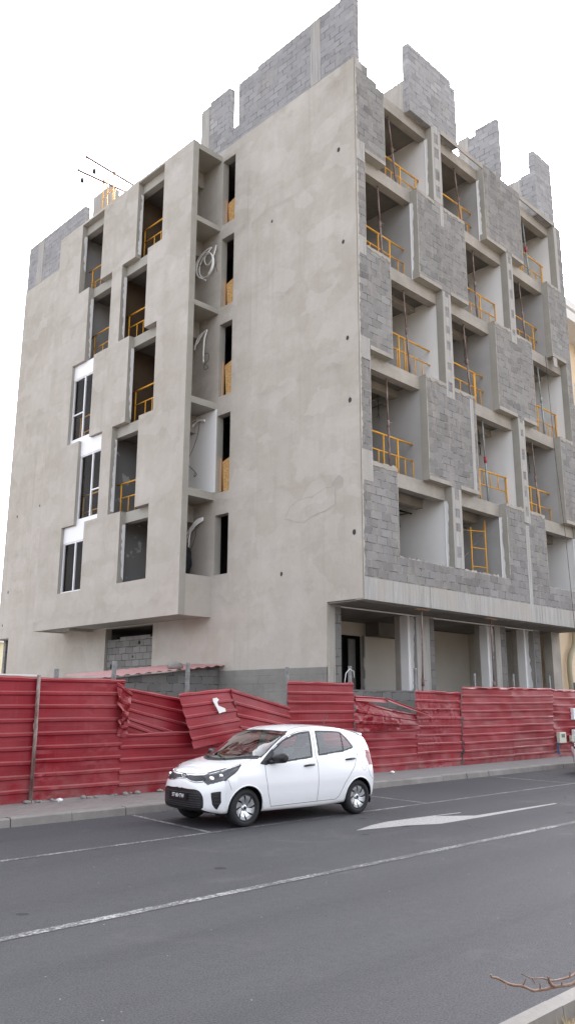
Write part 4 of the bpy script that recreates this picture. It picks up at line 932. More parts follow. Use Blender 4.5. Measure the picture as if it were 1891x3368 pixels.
for k, i, u0, u1, dz, dm, posts, bal, sw in ((5, 0, 18.6, 21.22, 1.10, .66, (20.0, 20.87), (19.2, 19.5, 20.4), False), (5, 1, 21.7, 24.7, 1.30, .72, (23.55, 23.7), (22.4, 22.8, 24.1), False), (5, 2, 27.4, 30.0, 1.30, .72, (27.95, 28.1, 29.7), (28.8, 29.2), False),
                                   (4, 0, 17.6, 20.3, 1.25, .72, (18.72, 19.31), (18.3, 19.75, 20.05), False), (4, 1, 22.95, 25.9, 1.30, .74, (24.7, 25.75), (24.05, 25.3), False), (4, 2, 26.4, 29.2, 1.38, .82, (27.9, 28.6), (27.5, 28.3, 28.95), False),
                                   (3, 0, 18.7, 21.6, 1.36, .85, (19.65, 19.95, 21.4), (19.55, 20.05, 20.5, 20.9), False), (3, 1, 21.9, 24.9, 1.38, .82, (24.0, 24.06), (22.6, 23.1, 24.4), False), (3, 2, 27.4, 30.2, 1.32, .72, (28.5, 30.0), (28.9, 29.3, 29.6), False),
                                   (2, 0, 17.6, 20.5, 1.25, .70, (18.75, 19.45), (18.5, 19.35, 19.8, 20.2), False), (2, 1, 23.2, 26.05, 1.25, .72, (24.05, 25.8), (24.3, 24.75, 25.25), True), (2, 2, 26.5, 29.7, 1.25, .62, (27.55, 28.15, 29.5), (27.4, 27.9, 28.2, 29.0), False)):
    rail(f'yellow guard rail across the {COLN[i]} of the street front, {FLOORN[k]}', G1, 'x', u0, u1, 14.92, FL[k] - .012, FL[k] + dz, FL[k] + dm, posts, bal, sw)
G2 = 'yellow guard rails across the bay windows'
for k, i, u0, u1, dz, dm in ((5, 0, 22.6, 24.5, 1.45, .92), (4, 0, 23.5, 25.3, 1.30, .78), (3, 0, 22.7, 24.6, 1.38, .82), (2, 0, 23.5, 25.25, 1.25, .70), (5, 1, 26.8, 28.3, 1.25, .62), (4, 1, 25.9, 27.8, 1.33, .73), (3, 1, 26.9, 28.5, 1.28, .62), (2, 1, 26.0, 27.9, 1.27, .60)):
    rail(f'yellow guard rail behind the {BAYN[i]} beside the slot windows, {FLOORN[k]}', G2, 'y', u0, u1 + .24, 16.14, FB[k] - .012, FB[k] + dz, FB[k] + dm, (u1 - .05,), [u0 + .35 + .42 * q for q in range(4) if u0 + .35 + .42 * q < u1 - .3])
def prop(label, group, p, q, m='rusty prop', sleeve=None, head=False):
    p, q = Vector(p), Vector(q); t = thing('steel_prop', label, 'steel prop', tuple(q), group); c = q.lerp(p, .52)
    b = MB(); b.tube([q, c], .036, 8); b.build('outer_tube', MATS[m], t)
    b = MB(); b.tube([c, p], .025, 8); b.build('inner_tube', MATS[m], t)
    b = MB(); b.tube([c - Vector((0, 0, .11)), c + Vector((0, 0, .11))], .052 if sleeve else .044, 10); b.tube([c + Vector((.0, 0, .03)), c + Vector((.13, -.05, .06))], .01, 5); b.build('collar', MATS[sleeve or m], t)
    b = MB(); b.box(q.x - .07, q.x + .07, q.y - .07, q.y + .07, q.z - .004, q.z + .008); b.build('base_plate', MATS[m], t)
    if head: b = MB(); b.box(p.x - .32, p.x + .32, p.y - .06, p.y + .06, p.z, p.z + .035); b.build('head_board', MATS['timber'], t)
G3 = 'steel props in the street front openings'
for k, i, x1, x0, m, sl in ((5, 0, 19.21, 19.56, 'rusty prop', None), (5, 1, 23.12, 23.46, 'rusty prop', None), (5, 2, 28.05, 28.30, 'green prop', 'red plastic'), (4, 0, 18.55, 18.72, 'rusty prop', None), (4, 1, 24.08, 24.18, 'rusty prop', None), (4, 2, 27.40, 27.66, 'rusty prop', None),
                     (3, 0, 19.76, 19.98, 'rusty prop', None), (3, 1, 23.22, 23.48, 'rusty prop', None), (3, 2, 28.45, 28.68, 'green prop', None), (2, 0, 18.75, 18.82, 'rusty prop', None), (2, 1, 24.13, 24.27, 'green prop', 'red plastic'), (2, 2, 27.58, 27.80, 'rusty prop', None)):
    prop(f'{"green-grey" if m[0] == "g" else "rust-brown"} steel prop in the {COLN[i]} of the street front, {FLOORN[k]}', G3, (x1, 14.75, FL[k + 1] - .445), (x0, 14.75, FL[k] + (.0)), m, sl)
for lab, x1, x0 in (('rusty steel prop under the overhang beside the left concrete pillar of the ground floor', 19.97, 19.83), ('rusty steel prop under the overhang in front of the middle ground-floor pillar', 23.76, 23.73)):
    prop(lab, 'steel props under the street overhang', (x1, 14.6, 4.53), (x0, 14.6, .13), 'rusty prop', None, True)
for k, i, y, lab in ((4, 0, 23.85, 'rust-brown steel prop in the near bay window, fifth storey'), (3, 0, 23.35, 'tall rust-brown steel prop in the near bay window, fourth storey'), (2, 0, 24.05, 'rust-brown steel prop in the near bay window with the patched grey wall'), (3, 1, 27.55, 'rust-brown steel prop behind the upper white-framed window')):
    prop(lab, 'steel props in the bay windows', (16.35, y, FB[k + 1] - .262), (16.35, y, FB[k] - .01))
# mobile scaffold inside the lowest middle opening
t = thing('scaffold_frame', 'yellow scaffold frame with crossed braces standing inside the lowest middle opening', 'scaffold', (23.3, 15.2, 5.25))
def tubes(name, segs, r, m, par):
    for a, c in segs: b = MB(); b.tube([a, c], r, 6); b.build(name, MATS[m], par)
tubes('upright', [((22.75, 15.6, 5.25), (22.75, 15.6, 7.75)), ((23.6, 15.1, 5.25), (23.6, 15.1, 7.70)), ((24.25, 14.95, 5.25), (24.25, 14.95, 8.0))], .026, 'yellow steel', t)
tubes('rung', [((22.75, 15.6, 7.6), (24.25, 14.95, 7.62)), ((23.6, 15.1, 7.0), (24.25, 14.95, 7.0)), ((23.6, 15.1, 6.35), (24.25, 14.95, 6.35))], .02, 'yellow steel', t)
tubes('cross_brace', [((22.7, 15.4, 6.0), (24.2, 15.0, 7.5)), ((22.5, 15.5, 7.3), (23.6, 15.3, 5.8)), ((22.4, 15.6, 7.85), (24.2, 15.0, 7.45))], .015, 'galvanised', t)
# scaffold with two hoist booms on the roof of the bay
t = thing('roof_scaffold', 'orange scaffold tower carrying two hoist booms on the roof of the bay', 'scaffold', (16.3, 27.7, 21.76))
tubes('upright', [((16.24, 27.2, 21.76), (16.24, 27.2, 24.35)), ((16.31, 27.72, 21.76), (16.26, 27.7, 24.05)), ((16.35, 28.2, 21.76), (16.35, 28.2, 24.2)), ((16.9, 27.3, 21.76), (16.9, 27.3, 24.1)), ((16.95, 28.25, 21.76), (16.95, 28.25, 24.1))], .026, 'yellow steel', t)
tubes('rung', [((16.24, 27.2, 24.0), (16.35, 28.2, 24.05)), ((16.24, 27.2, 23.2), (16.35, 28.2, 23.2)), ((16.24, 27.2, 22.4), (16.35, 28.2, 22.4)), ((16.35, 28.2, 23.9), (16.24, 27.2, 23.0))], .018, 'yellow steel', t)
tubes('boom', [((14.91, 27.2, 24.02), (17.6, 27.2, 23.80)), ((15.12, 28.2, 24.0), (17.6, 28.2, 24.11))], .05, 'rusty prop', t)
tubes('clamp', [((14.88, 27.2, 23.95), (14.88, 27.2, 24.09)), ((15.09, 28.2, 23.93), (15.09, 28.2, 24.07)), ((16.2, 27.1, 23.9), (16.3, 27.3, 23.9)), ((16.3, 28.1, 24.05), (16.4, 28.3, 24.05))], .045, 'rusty prop', t)
for x, y, z, zt_, n in ((15.29, 27.2, 23.57, 23.99, 'right'), (15.31, 28.2, 23.65, 24.01, 'left')):
    t = thing('pulley_weight', f'dark drop-shaped pulley weight hanging from the {"upper" if n == "right" else "lower"} hoist boom', 'pulley', (x, y, z), 'pulley weights on the hoist booms')
    b = MB(); b.lathe([(0, -.17), (.07, -.13), (.085, -.06), (.06, .04), (.02, .15), (.0, .17)], (x, y, z), (0, 0, 1), 14); b.build('weight', MATS['black bag'], t)
    b = MB(); b.tube([(x, y, z + .16), (x + .02, y, z + .24), (x - .01, y, z + .28), (x, y, zt_)], .006, 5); b.build('hook_line', MATS['black cable'], t)
# cables left hanging in the open shaft beside the slot windows
def sweep(pts, r, m, par, name, n=6):
    P = catmull([list(p) for p in pts], (len(pts) - 1) * n + 1); b = MB(); b.tube([tuple(p) for p in P], r, 7); return b.build(name, MATS[m], par)
xw = 16.88
def on(y, z, o=0): return (xw - .02 - o, y, z)
HN = 'white cables hanging from the shaft wall'
t = thing('cable_coil', 'large coiled loop of white cable hanging on the shaft wall below the top storey', 'cable', on(21.2, 18.1), HN)
circ = lambda cy, cz, r, a0, a1, n=14: [(cy + r * math.cos(a), cz + r * 1.08 * math.sin(a)) for a in np.linspace(a0, a1, n)]
sweep([on(21.2, 18.1, -.03), on(21.45, 18.03, .05), on(21.8, 17.85, .08), on(21.98, 17.55, .08), on(21.9, 17.2, .06), on(21.65, 17.0, .06), on(21.39, 16.8, .05)], .025, 'white conduit', t, 'cable')
sweep([on(y, z, .06) for y, z in circ(21.36, 17.38, .42, .4, 6.6, 20)], .025, 'white conduit', t, 'cable')
sweep([on(y, z, .10) for y, z in circ(21.42, 17.40, .46, -1.2, 4.2, 16)], .025, 'white conduit', t, 'cable')
sweep([on(21.2, 18.1, -.03), on(21.5, 17.75, .05), on(21.35, 17.4, .06), on(21.05, 17.45, .08), on(20.88, 17.75, .08), on(20.82, 17.98, .06)], .025, 'white conduit', t, 'cable')
sweep([on(20.82, 18.0, .06), on(20.78, 17.8, .06), on(20.9, 17.5, .06), on(20.75, 16.9, .05)], .008, 'black cable', t, 'cable')
t = thing('cable_bundle', 'white cables with knotted dark ends hanging in the shaft at middle height', 'cable', on(21.23, 14.8), HN)
for e in ([(21.23, 14.8), (21.55, 14.72), (21.75, 14.55), (21.85, 14.2)], [(21.23, 14.8), (21.5, 14.68), (21.7, 14.45), (21.83, 14.35)], [(21.23, 14.8), (21.36, 14.5), (21.37, 14.0), (21.31, 13.55)], [(21.23, 14.8), (21.33, 14.5), (21.34, 14.1), (21.33, 13.7)]):
    sweep([on(y, z, .05 + .02 * i) for i, (y, z) in enumerate(e)], .024, 'white conduit', t, 'cable')
sweep([on(21.36, 13.9, .06), on(21.12, 13.85, .06), on(21.1, 13.6, .06), on(21.3, 13.5, .06), on(21.32, 13.3, .06), on(21.1, 13.32, .06), on(21.28, 13.5, .06)], .008, 'black cable', t, 'cable')
t = thing('cable_bundle', 'white cables curving out of the hole in the white shaft wall', 'cable', on(21.3, 11.39), HN)
for e in ([(21.25, 11.40), (21.6, 11.50), (22.1, 11.50)], [(21.25, 11.38), (21.6, 11.45), (21.95, 11.2), (22.12, 10.8)], [(21.25, 11.36), (21.55, 11.44), (21.9, 11.3), (22.08, 11.0)]):
    sweep([on(y, z, .03 + .03 * i) for i, (y, z) in enumerate(e)], .024, 'white conduit', t, 'cable')
sweep([on(21.5, 11.4, .05), on(21.6, 10.9, .06), on(21.9, 10.4, .05), on(22.1, 10.2, .04)], .008, 'black cable', t, 'cable')
sweep([on(22.1, 9.95, .05), on(21.85, 9.75, .05), on(21.68, 9.6, .05), on(21.6, 9.5, .05), on(21.72, 9.45, .05), on(21.7, 9.58, .05)], .012, 'black cable', t, 'cable')
t = thing('cable_bundle', 'thick fan of white cables above the black bag in the lowest shaft', 'cable', on(21.26, 7.91), HN)
for q in range(4): sweep([on(21.24, 7.93 - .03 * q, -.02), on(21.5, 7.86 - .05 * q, .06), on(21.8, 7.62 - .06 * q, .09), on(21.98 - .04 * q, 7.45 - .16 * q, .09)], .025, 'white conduit', t, 'cable')
sweep([on(21.5, 7.7, .06), on(21.55, 7.3, .06), on(21.75, 6.95, .05), on(21.9, 6.85, .05)], .008, 'black cable', t, 'cable')
b = MB(); bm = bmesh.new(); bmesh.ops.create_icosphere(bm, subdivisions=4, radius=1)
for v in bm.verts:
    n = v.co.copy(); k = 1 + .06 * math.sin(7 * n.y + 3 * n.z) + .05 * math.sin(11 * n.z + 5 * n.x)
    v.co = Vector((16.55 + n.x * .33 * k, 21.95 + n.y * .34 * k, 6.52 + n.z * (.70 if n.z > 0 else .655) * k * (1 - .15 * n.z)))
tag(b.bm(bm, 0, True).build('rubbish_bag', MATS['black bag']), 'black plastic bag slumped in the lowest opening of the shaft', 'bag')
b = None
for k, z0, z1 in ((5, 18.78, 19.88), (4, 15.5, 16.62), (3, 12.12, 13.47), (2, 8.68, 9.95)):
    t = thing('chipboard_panel', f'chipboard closing the lower part of the slot window, {FLOORN[k]}', 'board', (17.2, 20.35, z0), 'chipboard panels in the slot windows')
    b = MB(); tl = .06 if k == 3 else .02
    b.prism([(17.17, 20.04, z0 + .01), (17.17, 20.60 - tl, z0 + .01), (17.17, 20.64, z1 - .12), (17.17, 20.04, z1 + .06)], (.018, 0, 0)); b.build('board', MATS['chipboard'], t, norm=True)
    b = MB(); b.box(17.10, 17.165, 20.655, 20.70, z0 + .005, z1 + .02); b.build('batten', MATS['timber'], t)
# thin rope hanging down the right part of the street front
b = MB(); b.tube([(28.2, 14.25, 15.2), (28.3, 14.20, 11), (28.6, 14.18, 8), (28.75, 14.16, 4.4), (28.8, 14.17, 3.3)], .010, 5); tag(b.build('hanging_cable', MATS['black cable']), 'thin dark cable hanging down the right side of the street front', 'cable')
for i, (x, y, z, k) in enumerate(((19.75, 15.7, 17.95, 4), (25.0, 15.6, 17.95, 4), (20.2, 15.7, 14.75, 3), (24.35, 15.5, 14.75, 3), (19.6, 15.8, 11.5, 2), (24.9, 15.4, 11.3, 2), (20.0, 15.4, 7.9, 1), (28.6, 15.5, 11.4, 2), (28.2, 15.5, 18.2, 4))):
    b = MB(); P = [(x, y, z + .3), (x + .03, y, z - .2), (x - .02, y - .05, z - .55), (x - .12, y - .05, z - .72)]; b.tube([tuple(q) for q in catmull(P, 13)], .012, 5); b.tube([(x + .02, y, z - .3), (x + .08, y, z - .7)], .010, 5)
    cn = 'corner' if x < 21 else 'middle' if x < 26 else 'right'
    tag(b.build('ceiling_wire', MATS['black cable']), f'dark wires dangling from the ceiling of the {cn} opening, {FLOORN[k]}', 'wire', 'wires dangling from ceilings')
# worker on the top floor, seen through the far bay window
def skin_body(name, joints, edges, m, parent):
    me = bpy.data.meshes.new(name); off = parent_loc(parent)
    me.from_pydata([Vector(j[:3]) - off for j in joints], edges, []); o = bpy.data.objects.new(name, me); COL.objects.link(o); o.parent = parent
    md = o.modifiers.new('skin', 'SKIN'); md.use_smooth_shade = True
    for v, j in zip(me.skin_vertices[0].data, joints): v.radius = (j[3], j[3])
    me.skin_vertices[0].data[0].use_root = True; sb = o.modifiers.new('sub', 'SUBSURF'); sb.levels = sb.render_levels = 2
    bpy.context.view_layer.update(); dg = bpy.context.evaluated_depsgraph_get(); m2 = bpy.data.meshes.new_from_object(o.evaluated_get(dg)); o.modifiers.clear(); o.data = m2; m2.materials.clear(); m2.materials.append(MATS[m])
    for p in m2.polygons: p.use_smooth = True
    return o
fz = FB[5] - .012; wx, wy = 16.95, 28.12
t = thing('person', 'worker in pale blue shirt lifting one boot in the far top bay window', 'person', (wx, wy, fz))
B = lambda x, y, z, r: (wx + x, wy + y, fz + z, r)
skin_body('body', [B(0, 0, .98, .13), B(.0, 0, 1.12, .125), B(0, .02, 1.32, .15), B(0, .02, 1.46, .10), B(0, .0, 1.54, .055), B(-.01, -.02, 1.66, .095), B(-.01, -.02, 1.76, .085), B(-.17, .02, 1.42, .06), B(-.24, -.05, 1.18, .045), B(-.22, -.25, 1.05, .035), B(-.22, -.33, 1.03, .03), B(.17, .02, 1.42, .06), B(.26, .03, 1.15, .045), B(.24, -.12, .98, .035)],
          [(0, 1), (1, 2), (2, 3), (3, 4), (4, 5), (5, 6), (3, 7), (7, 8), (8, 9), (9, 10), (3, 11), (11, 12), (12, 13)], 'skin', t)
skin_body('shirt', [B(0, 0, .95, .155), B(.0, 0, 1.12, .15), B(0, .02, 1.32, .172), B(0, .02, 1.45, .115), B(-.17, .02, 1.42, .08), B(-.235, -.05, 1.20, .066), B(.17, .02, 1.42, .08), B(.255, .03, 1.17, .066)], [(0, 1), (1, 2), (2, 3), (3, 4), (4, 5), (3, 6), (6, 7)], 'work shirt', t)
skin_body('trousers', [B(0, 0, .96, .15), B(-.09, -.02, .88, .105), B(-.12, -.33, .92, .082), B(-.12, -.58, .84, .06), B(.10, 0, .86, .105), B(.11, .02, .48, .075), B(.11, .06, .12, .058)], [(0, 1), (1, 2), (2, 3), (0, 4), (4, 5), (5, 6)], 'work trousers', t)
skin_body('boot', [B(-.12, -.60, .83, .05), B(-.12, -.66, .84, .055), B(-.12, -.66, .96, .045), B(-.12, -.65, 1.03, .035)], [(0, 1), (1, 2), (2, 3)], 'boot', t)
skin_body('boot', [B(.11, .06, .13, .05), B(.11, .06, .06, .055), B(.11, -.06, .045, .045), B(.11, -.13, .04, .035)], [(0, 1), (1, 2), (2, 3)], 'boot', t)
b = MB(); b.box(16.2, 16.9, 27.4, 28.3, fz + .001, fz + .05); tag(b.build('timber_board', MATS['timber']), 'brown timber board on the floor of the far top bay window', 'board')
# ------------------------------------------------------------------ the red sheet fence along the pavement
fence = thing('sheet_fence', 'long battered fence of red ribbed metal sheets along the pavement behind the white car', 'fence', (14.0, 13.65, .13))
def corr(name, TL, TR, BR, BL, nr, label=None, dent=.02, seed=0, bulge=0., rib=.028, edge=.012, droop=0., crumple=0., curl=0., m='red sheet', parent=None, cut=None):
    """one ribbed sheet between four corners; ribs run along s, dents and folds by smooth noise"""
    from mathutils import noise
    TL, TR, BR, BL = map(Vector, (TL, TR, BR, BL)); W = max((TR - TL).length, (BR - BL).length); nx = max(8, int(W / .07))
    n0 = ((TR - TL) + (BR - BL)).cross((TL - BL) + (TR - BR)).normalized()
    if n0.y > 0: n0 = -n0
    ts = []
    for i in range(nr):
        a = i / nr; w = 1 / nr
        ts += [(a + .0 * w, 0), (a + .28 * w, 0.), (a + .34 * w, .03), (a + .40 * w, 0), (a + .62 * w, 0), (a + .70 * w, 1), (a + .88 * w, 1), (a + .97 * w, 0)]
    ts.append((1, 0)); vs = []; ny = len(ts)
    for i in range(nx + 1):
        s = i / nx; 
        for (t, hgt) in ts:
            s2 = s + (edge * noise.noise(Vector((t * nr * 1.7, seed * 3.1, .5))) * (1 if i in (0, nx) else 0)) / max(W, .5)
            p = (BL.lerp(BR, s2)).lerp(TL.lerp(TR, s2), t)
            q = Vector((p.x * .9, p.z * 1.8, seed * 7.7))
            d = dent * (noise.noise(q) + .5 * noise.noise(q * 2.3)) + bulge * math.sin(math.pi * s) * math.sin(math.pi * min(1, t * 1.05))
            if crumple:
                k = crumple * max(0, noise.noise(Vector((p.x * 1.3, p.z * 1.3, seed + 5.5))) + .25); d += k * (abs(noise.noise(Vector((p.x * 5, p.z * 5, seed)))) * 2 - .3)
            p = p + n0 * (rib * hgt * (1 - .5 * max(0, noise.noise(q * 1.7 + Vector((3, 3, 3))))) + d)
            p.z += .010 * noise.noise(Vector((p.x * .8, t * 5, seed + 9.))) - droop * math.sin(math.pi * s) * t
            if t > .97: p.z += .025 * noise.noise(Vector((p.x * 2.6, seed, 2.2))) ; p += n0 * curl * noise.noise(Vector((p.x * 1.7, seed, 7.)))
            vs.append(p)
    b = MB(); b.add(vs, [(i * ny + j, (i + 1) * ny + j, (i + 1) * ny + j + 1, i * ny + j + 1) for i in range(nx) for j in range(ny - 1) if not (cut and cut((i + .5) / nx, (ts[j][0] + ts[j + 1][0]) / 2))])
    o = b.build(name, MATS[m], parent or fence)
    if label: o['label'] = label
    return o
yf = 13.65
def std(x0, x1, z0, z1, seed, **k): return corr('fence_panel', (x0, yf, z1), (x1, yf, z1), (x1, yf, z0), (x0, yf, z0), max(2, round((z1 - z0) / .228)), seed=seed, **k)
std(-.2, 2.3, .13, 2.26, 11); std(2.26, 4.75, .13, 2.26, 12); std(4.72, 7.215, .13, 2.255, 1, label='faded sheet left of the rusty post')
std(7.20, 9.03, .16, 2.25, 2, dent=.022, crumple=.03, edge=.03, label='dented sheet right of the rusty post')
corr('fence_panel', (8.82, yf - .05, 2.20), (9.20, yf - .02, 2.00), (9.10, yf - .03, 1.15), (8.90, yf - .04, 1.2), 4, seed=31, dent=.05, crumple=.22, rib=.02, label='crushed sheet edge')
std(9.0, 11.3, .13, 1.25, 3); std(11.26, 13.46, .13, 1.22, 4)
corr('fence_panel', (9.06, yf + .10, 2.10), (10.62, yf + .12, 1.90), (10.80, yf + .08, .90), (9.03, yf + .05, 1.42), 4, seed=5, dent=.04, bulge=-.03, label='sagging bent sheet')
corr('fence_panel', (9.02, yf + .04, 1.50), (10.46, yf + .11, 1.05), (10.4, yf + .06, .9), (9.02, yf + .04, 1.0), 2, seed=6, dent=.03)
flap = corr('fence_panel', (10.24, yf - .10, 2.00), (11.66, yf - .07, 2.12), (11.98, yf - .16, 1.10), (10.54, yf - .30, .92), 5, seed=7, dent=.025, bulge=.05, label='torn loose sheet leaning out towards the car')
corr('fence_panel', (11.64, yf - .075, 2.12), (13.48, yf - .03, 1.73), (13.48, yf - .03, .95), (11.96, yf - .165, 1.10), 4, seed=8, dent=.03, bulge=.03)
std(13.42, 15.72, .13, 2.31, 9, dent=.02)
std(15.74, 18.30, .12, 1.18, 10, dent=.025)
corr('fence_panel', (15.74, yf + .02, 2.0), (18.32, yf + .05, 1.55), (18.34, yf - .04, 1.16), (15.74, yf - .03, 1.13), 3, seed=14, dent=.05, bulge=.10, crumple=.12, droop=.06, edge=.05, label='crushed sheet folded forward')
corr('torn_strip', (15.78, yf + .03, 2.0), (16.95, yf + .0, 1.96), (16.95, yf - .10, 1.84), (15.78, yf - .04, 1.87), 1, seed=15, dent=.02, crumple=.1)
corr('torn_strip', (16.93, yf - .02, 1.95), (18.60, yf - .14, 1.545), (18.58, yf - .22, 1.50), (16.97, yf - .14, 1.84), 1, seed=16, dent=.02)
corr('fence_panel', (18.24, yf, 2.17), (20.40, yf, 2.14), (20.30, yf, .11), (18.24, yf, .11), 9, seed=17, dent=.03, crumple=.02, edge=.05)
corr('fence_panel', (20.37, yf - .03, 2.30), (23.1, yf - .03, 2.31), (23.1, yf - .03, .11), (20.34, yf - .03, .11), 10, seed=18, dent=.03, edge=.10, curl=.08, label='sheet with a ragged left edge and a dusty rim')
corr('fence_panel', (23.08, yf - .02, 2.31), (25.70, yf - .02, 2.34), (25.62, yf - .02, .12), (23.08, yf - .02, .12), 10, seed=19, dent=.03, edge=.04, curl=.06)
corr('fence_panel', (25.68, yf, 2.30), (28.3, yf, 2.30), (28.3, yf, .12), (25.64, yf, .12), 9, seed=20, dent=.05, edge=.07, curl=.10); std(28.27, 31.2, .12, 2.3, 21, dent=.03); std(31.15, 34.2, .12, 2.3, 22)
b = MB(); b.box(4.8, 7.2, 13.66, 13.78, 2.265, 2.29); b.build('cap_strip', MATS['pale trim'], fence)
b = MB(); b.tube([(7.205, 13.58, .02), (7.215, 13.59, 1.2), (7.205, 13.585, 2.28)], .034, 8); o = b.build('front_post', MATS['rusty prop'], fence); o['label'] = 'rusty post in front of the sheets'
for x, z in ((7.71, 2.42), (8.94, 2.60), (10.74, 2.64), (13.66, 2.64), (15.88, 2.73), (18.60, 2.77), (21.52, 2.70), (23.74, 2.74), (26.07, 2.75), (27.87, 2.56), (4.9, 2.4), (2.3, 2.4)):
    b = MB(); b.bevbox(x - .036, x + .036, 13.86, 13.93, .1, z, .01); b.build('post', MATS['galvanised'], fence)
b = MB(); b.tube([(15.60, 13.84, 2.25), (15.66, 13.83, 2.55), (15.80, 13.83, 2.66), (15.95, 13.83, 2.60), (15.97, 13.83, 2.45)], .009, 6); tag(b.build('pale_strap', MATS['white conduit']), 'pale strap looped over a fence post beside the dark doorway', 'strap')
b = MB(); P = [(11.06, 1.90), (11.16, 1.92), (11.22, 1.88), (11.17, 1.83), (11.19, 1.76), (11.37, 1.70), (11.38, 1.64), (11.27, 1.62), (11.20, 1.60), (11.16, 1.68), (11.10, 1.78), (11.06, 1.84)]
b.prism([(x, yf - .205 - (1.95 - z) * .17, z) for x, z in P], (0, .004, 0)); tag(b.build('paper_scrap', MATS['torn paper'], None, True), 'torn white paper scrap stuck on the loose leaning red sheet', 'paper')
# ------------------------------------------------------------------ block shed behind the fence
sh = thing('block_shed', 'low grey block shed under a sloping red roof sheet behind the crumpled fence', 'shed', (15.0, 20.3, 0))
b = MB(); b.prism([(13.1, 20.3, 0), (16.93, 20.3, 0), (16.93, 20.3, 2.91), (13.1, 20.3, 2.49)], (0, .2, 0)); b.build('wall', MATS['block wall dark'], sh, norm=True)
b = MB(); b.prism([(13.1, 20.5, 0), (13.3, 20.5, 0), (13.3, 22.5, 0), (13.1, 22.5, 0)], (0, 0, 2.5)); b.build('wall', MATS['block wall dark'], sh, norm=True)
b = MB(); n = 46; vs = []
for i in range(n + 1):
    x = 12.75 + i * (16.94 - 12.75) / n; c = .035 * (1 if (i // 2) % 2 else 0); z = 2.50 + (x - 12.75) * .108
    for y, dz in ((20.05, 0), (21.2, .05), (22.6, .10)): vs.append((x, y, z + dz + c))
b.add(vs, [(3*i+j, 3*i+3+j, 3*i+4+j, 3*i+1+j) for i in range(n) for j in range(2)]); b.build('roof', MATS['roof sheet'], sh)
b = MB(); bm = bmesh.new(); bmesh.ops.create_icosphere(bm, subdivisions=3, radius=1)
for v in bm.verts: v.co = Vector((15.35 + v.co.x * .26 * (1 + .1 * math.sin(9 * v.co.y)), 20.5 + v.co.y * .2, 2.90 + max(v.co.z, -.6) * .15))
tag(b.bm(bm, 0, True).build('cement_sack', MATS['stone']), 'pale lumpy sack lying on the red shed roof', 'sack')
# ------------------------------------------------------------------ meter boxes, rag and rubbish at the fence
def mbox(x0, x1, z0, z1, m, label, win=True):
    t = thing('meter_box', label, 'meter box', ((x0 + x1) / 2, 13.55, z0))
    b = MB(); b.bevbox(x0, x1, 13.50, 13.62, z0, z1, .012); b.build('case', MATS[m], t)
    if win:
        w = x1 - x0; b = MB(); b.bevbox(x0 + w * .28, x1 - w * .22, 13.493, 13.503, z1 - (z1 - z0) * .48, z1 - (z1 - z0) * .16, .003); b.build('window', MATS['meter window'], t)
mbox(26.86, 27.26, 1.30, 1.68, 'meter white', 'white electricity meter box high on the fence at the right edge')
mbox(25.78, 26.22, .57, .91, 'meter plastic', 'cream meter box with a grey window low on the fence')
mbox(26.64, 26.74, .59, .79, 'meter plastic', 'narrow cream box between the two meter boxes', False)
mbox(26.84, 27.34, .54, .98, 'meter white', 'pale grey cabinet low on the fence at the right edge', False)
b = MB(); vs = []
for i in range(9):
    z = .58 - i * .045
    for j in range(5): vs.append((25.64 + j * .04 + .012 * math.sin(i * 1.3) + i * .006, 13.56 - .02 * math.sin(j * 1.9 + i * .7), z))
b.add(vs, [(5*i+j, 5*i+j+1, 5*i+6+j, 5*i+5+j) for i in range(8) for j in range(4)], 0, True); tag(b.build('rag', MATS['blue cloth']), 'dark blue rag hanging below the cream meter box', 'cloth')
def pebble(x, y, r, name='stone', m='stone', label='', z=.13):
    b = MB(); bm = bmesh.new(); bmesh.ops.create_icosphere(bm, subdivisions=2, radius=r)
    for v in bm.verts: v.co *= 1 + .22 * math.sin(v.co.x * 40 / r * .05 + x * 7) + rnd.uniform(-.08, .08); v.co.z *= .6
    b.bm(bm, 0, False, Matrix.Translation((x, y, z + r * .45))); o = b.build(name, MATS[m]); tag(o, label, 'rubble' if name == 'stone' else 'litter', 'small stones and rubble along the foot of the fence' if name == 'stone' else None)
pebble(7.70, 13.45, .06, 'crushed_bottle', 'meter white', 'crushed pale plastic bottle on the paving at the foot of the fence')
for i in range(22):
    x = rnd.uniform(6.9, 10.6); pebble(x, 13.56 + rnd.uniform(-.05, .08), rnd.uniform(.025, .06), label='small grey stone at the foot of the red fence left of the car')
pebble(16.7, 13.25, .06, 'paper_litter', 'torn paper', 'scrap of pale litter on the pavement right of the car')
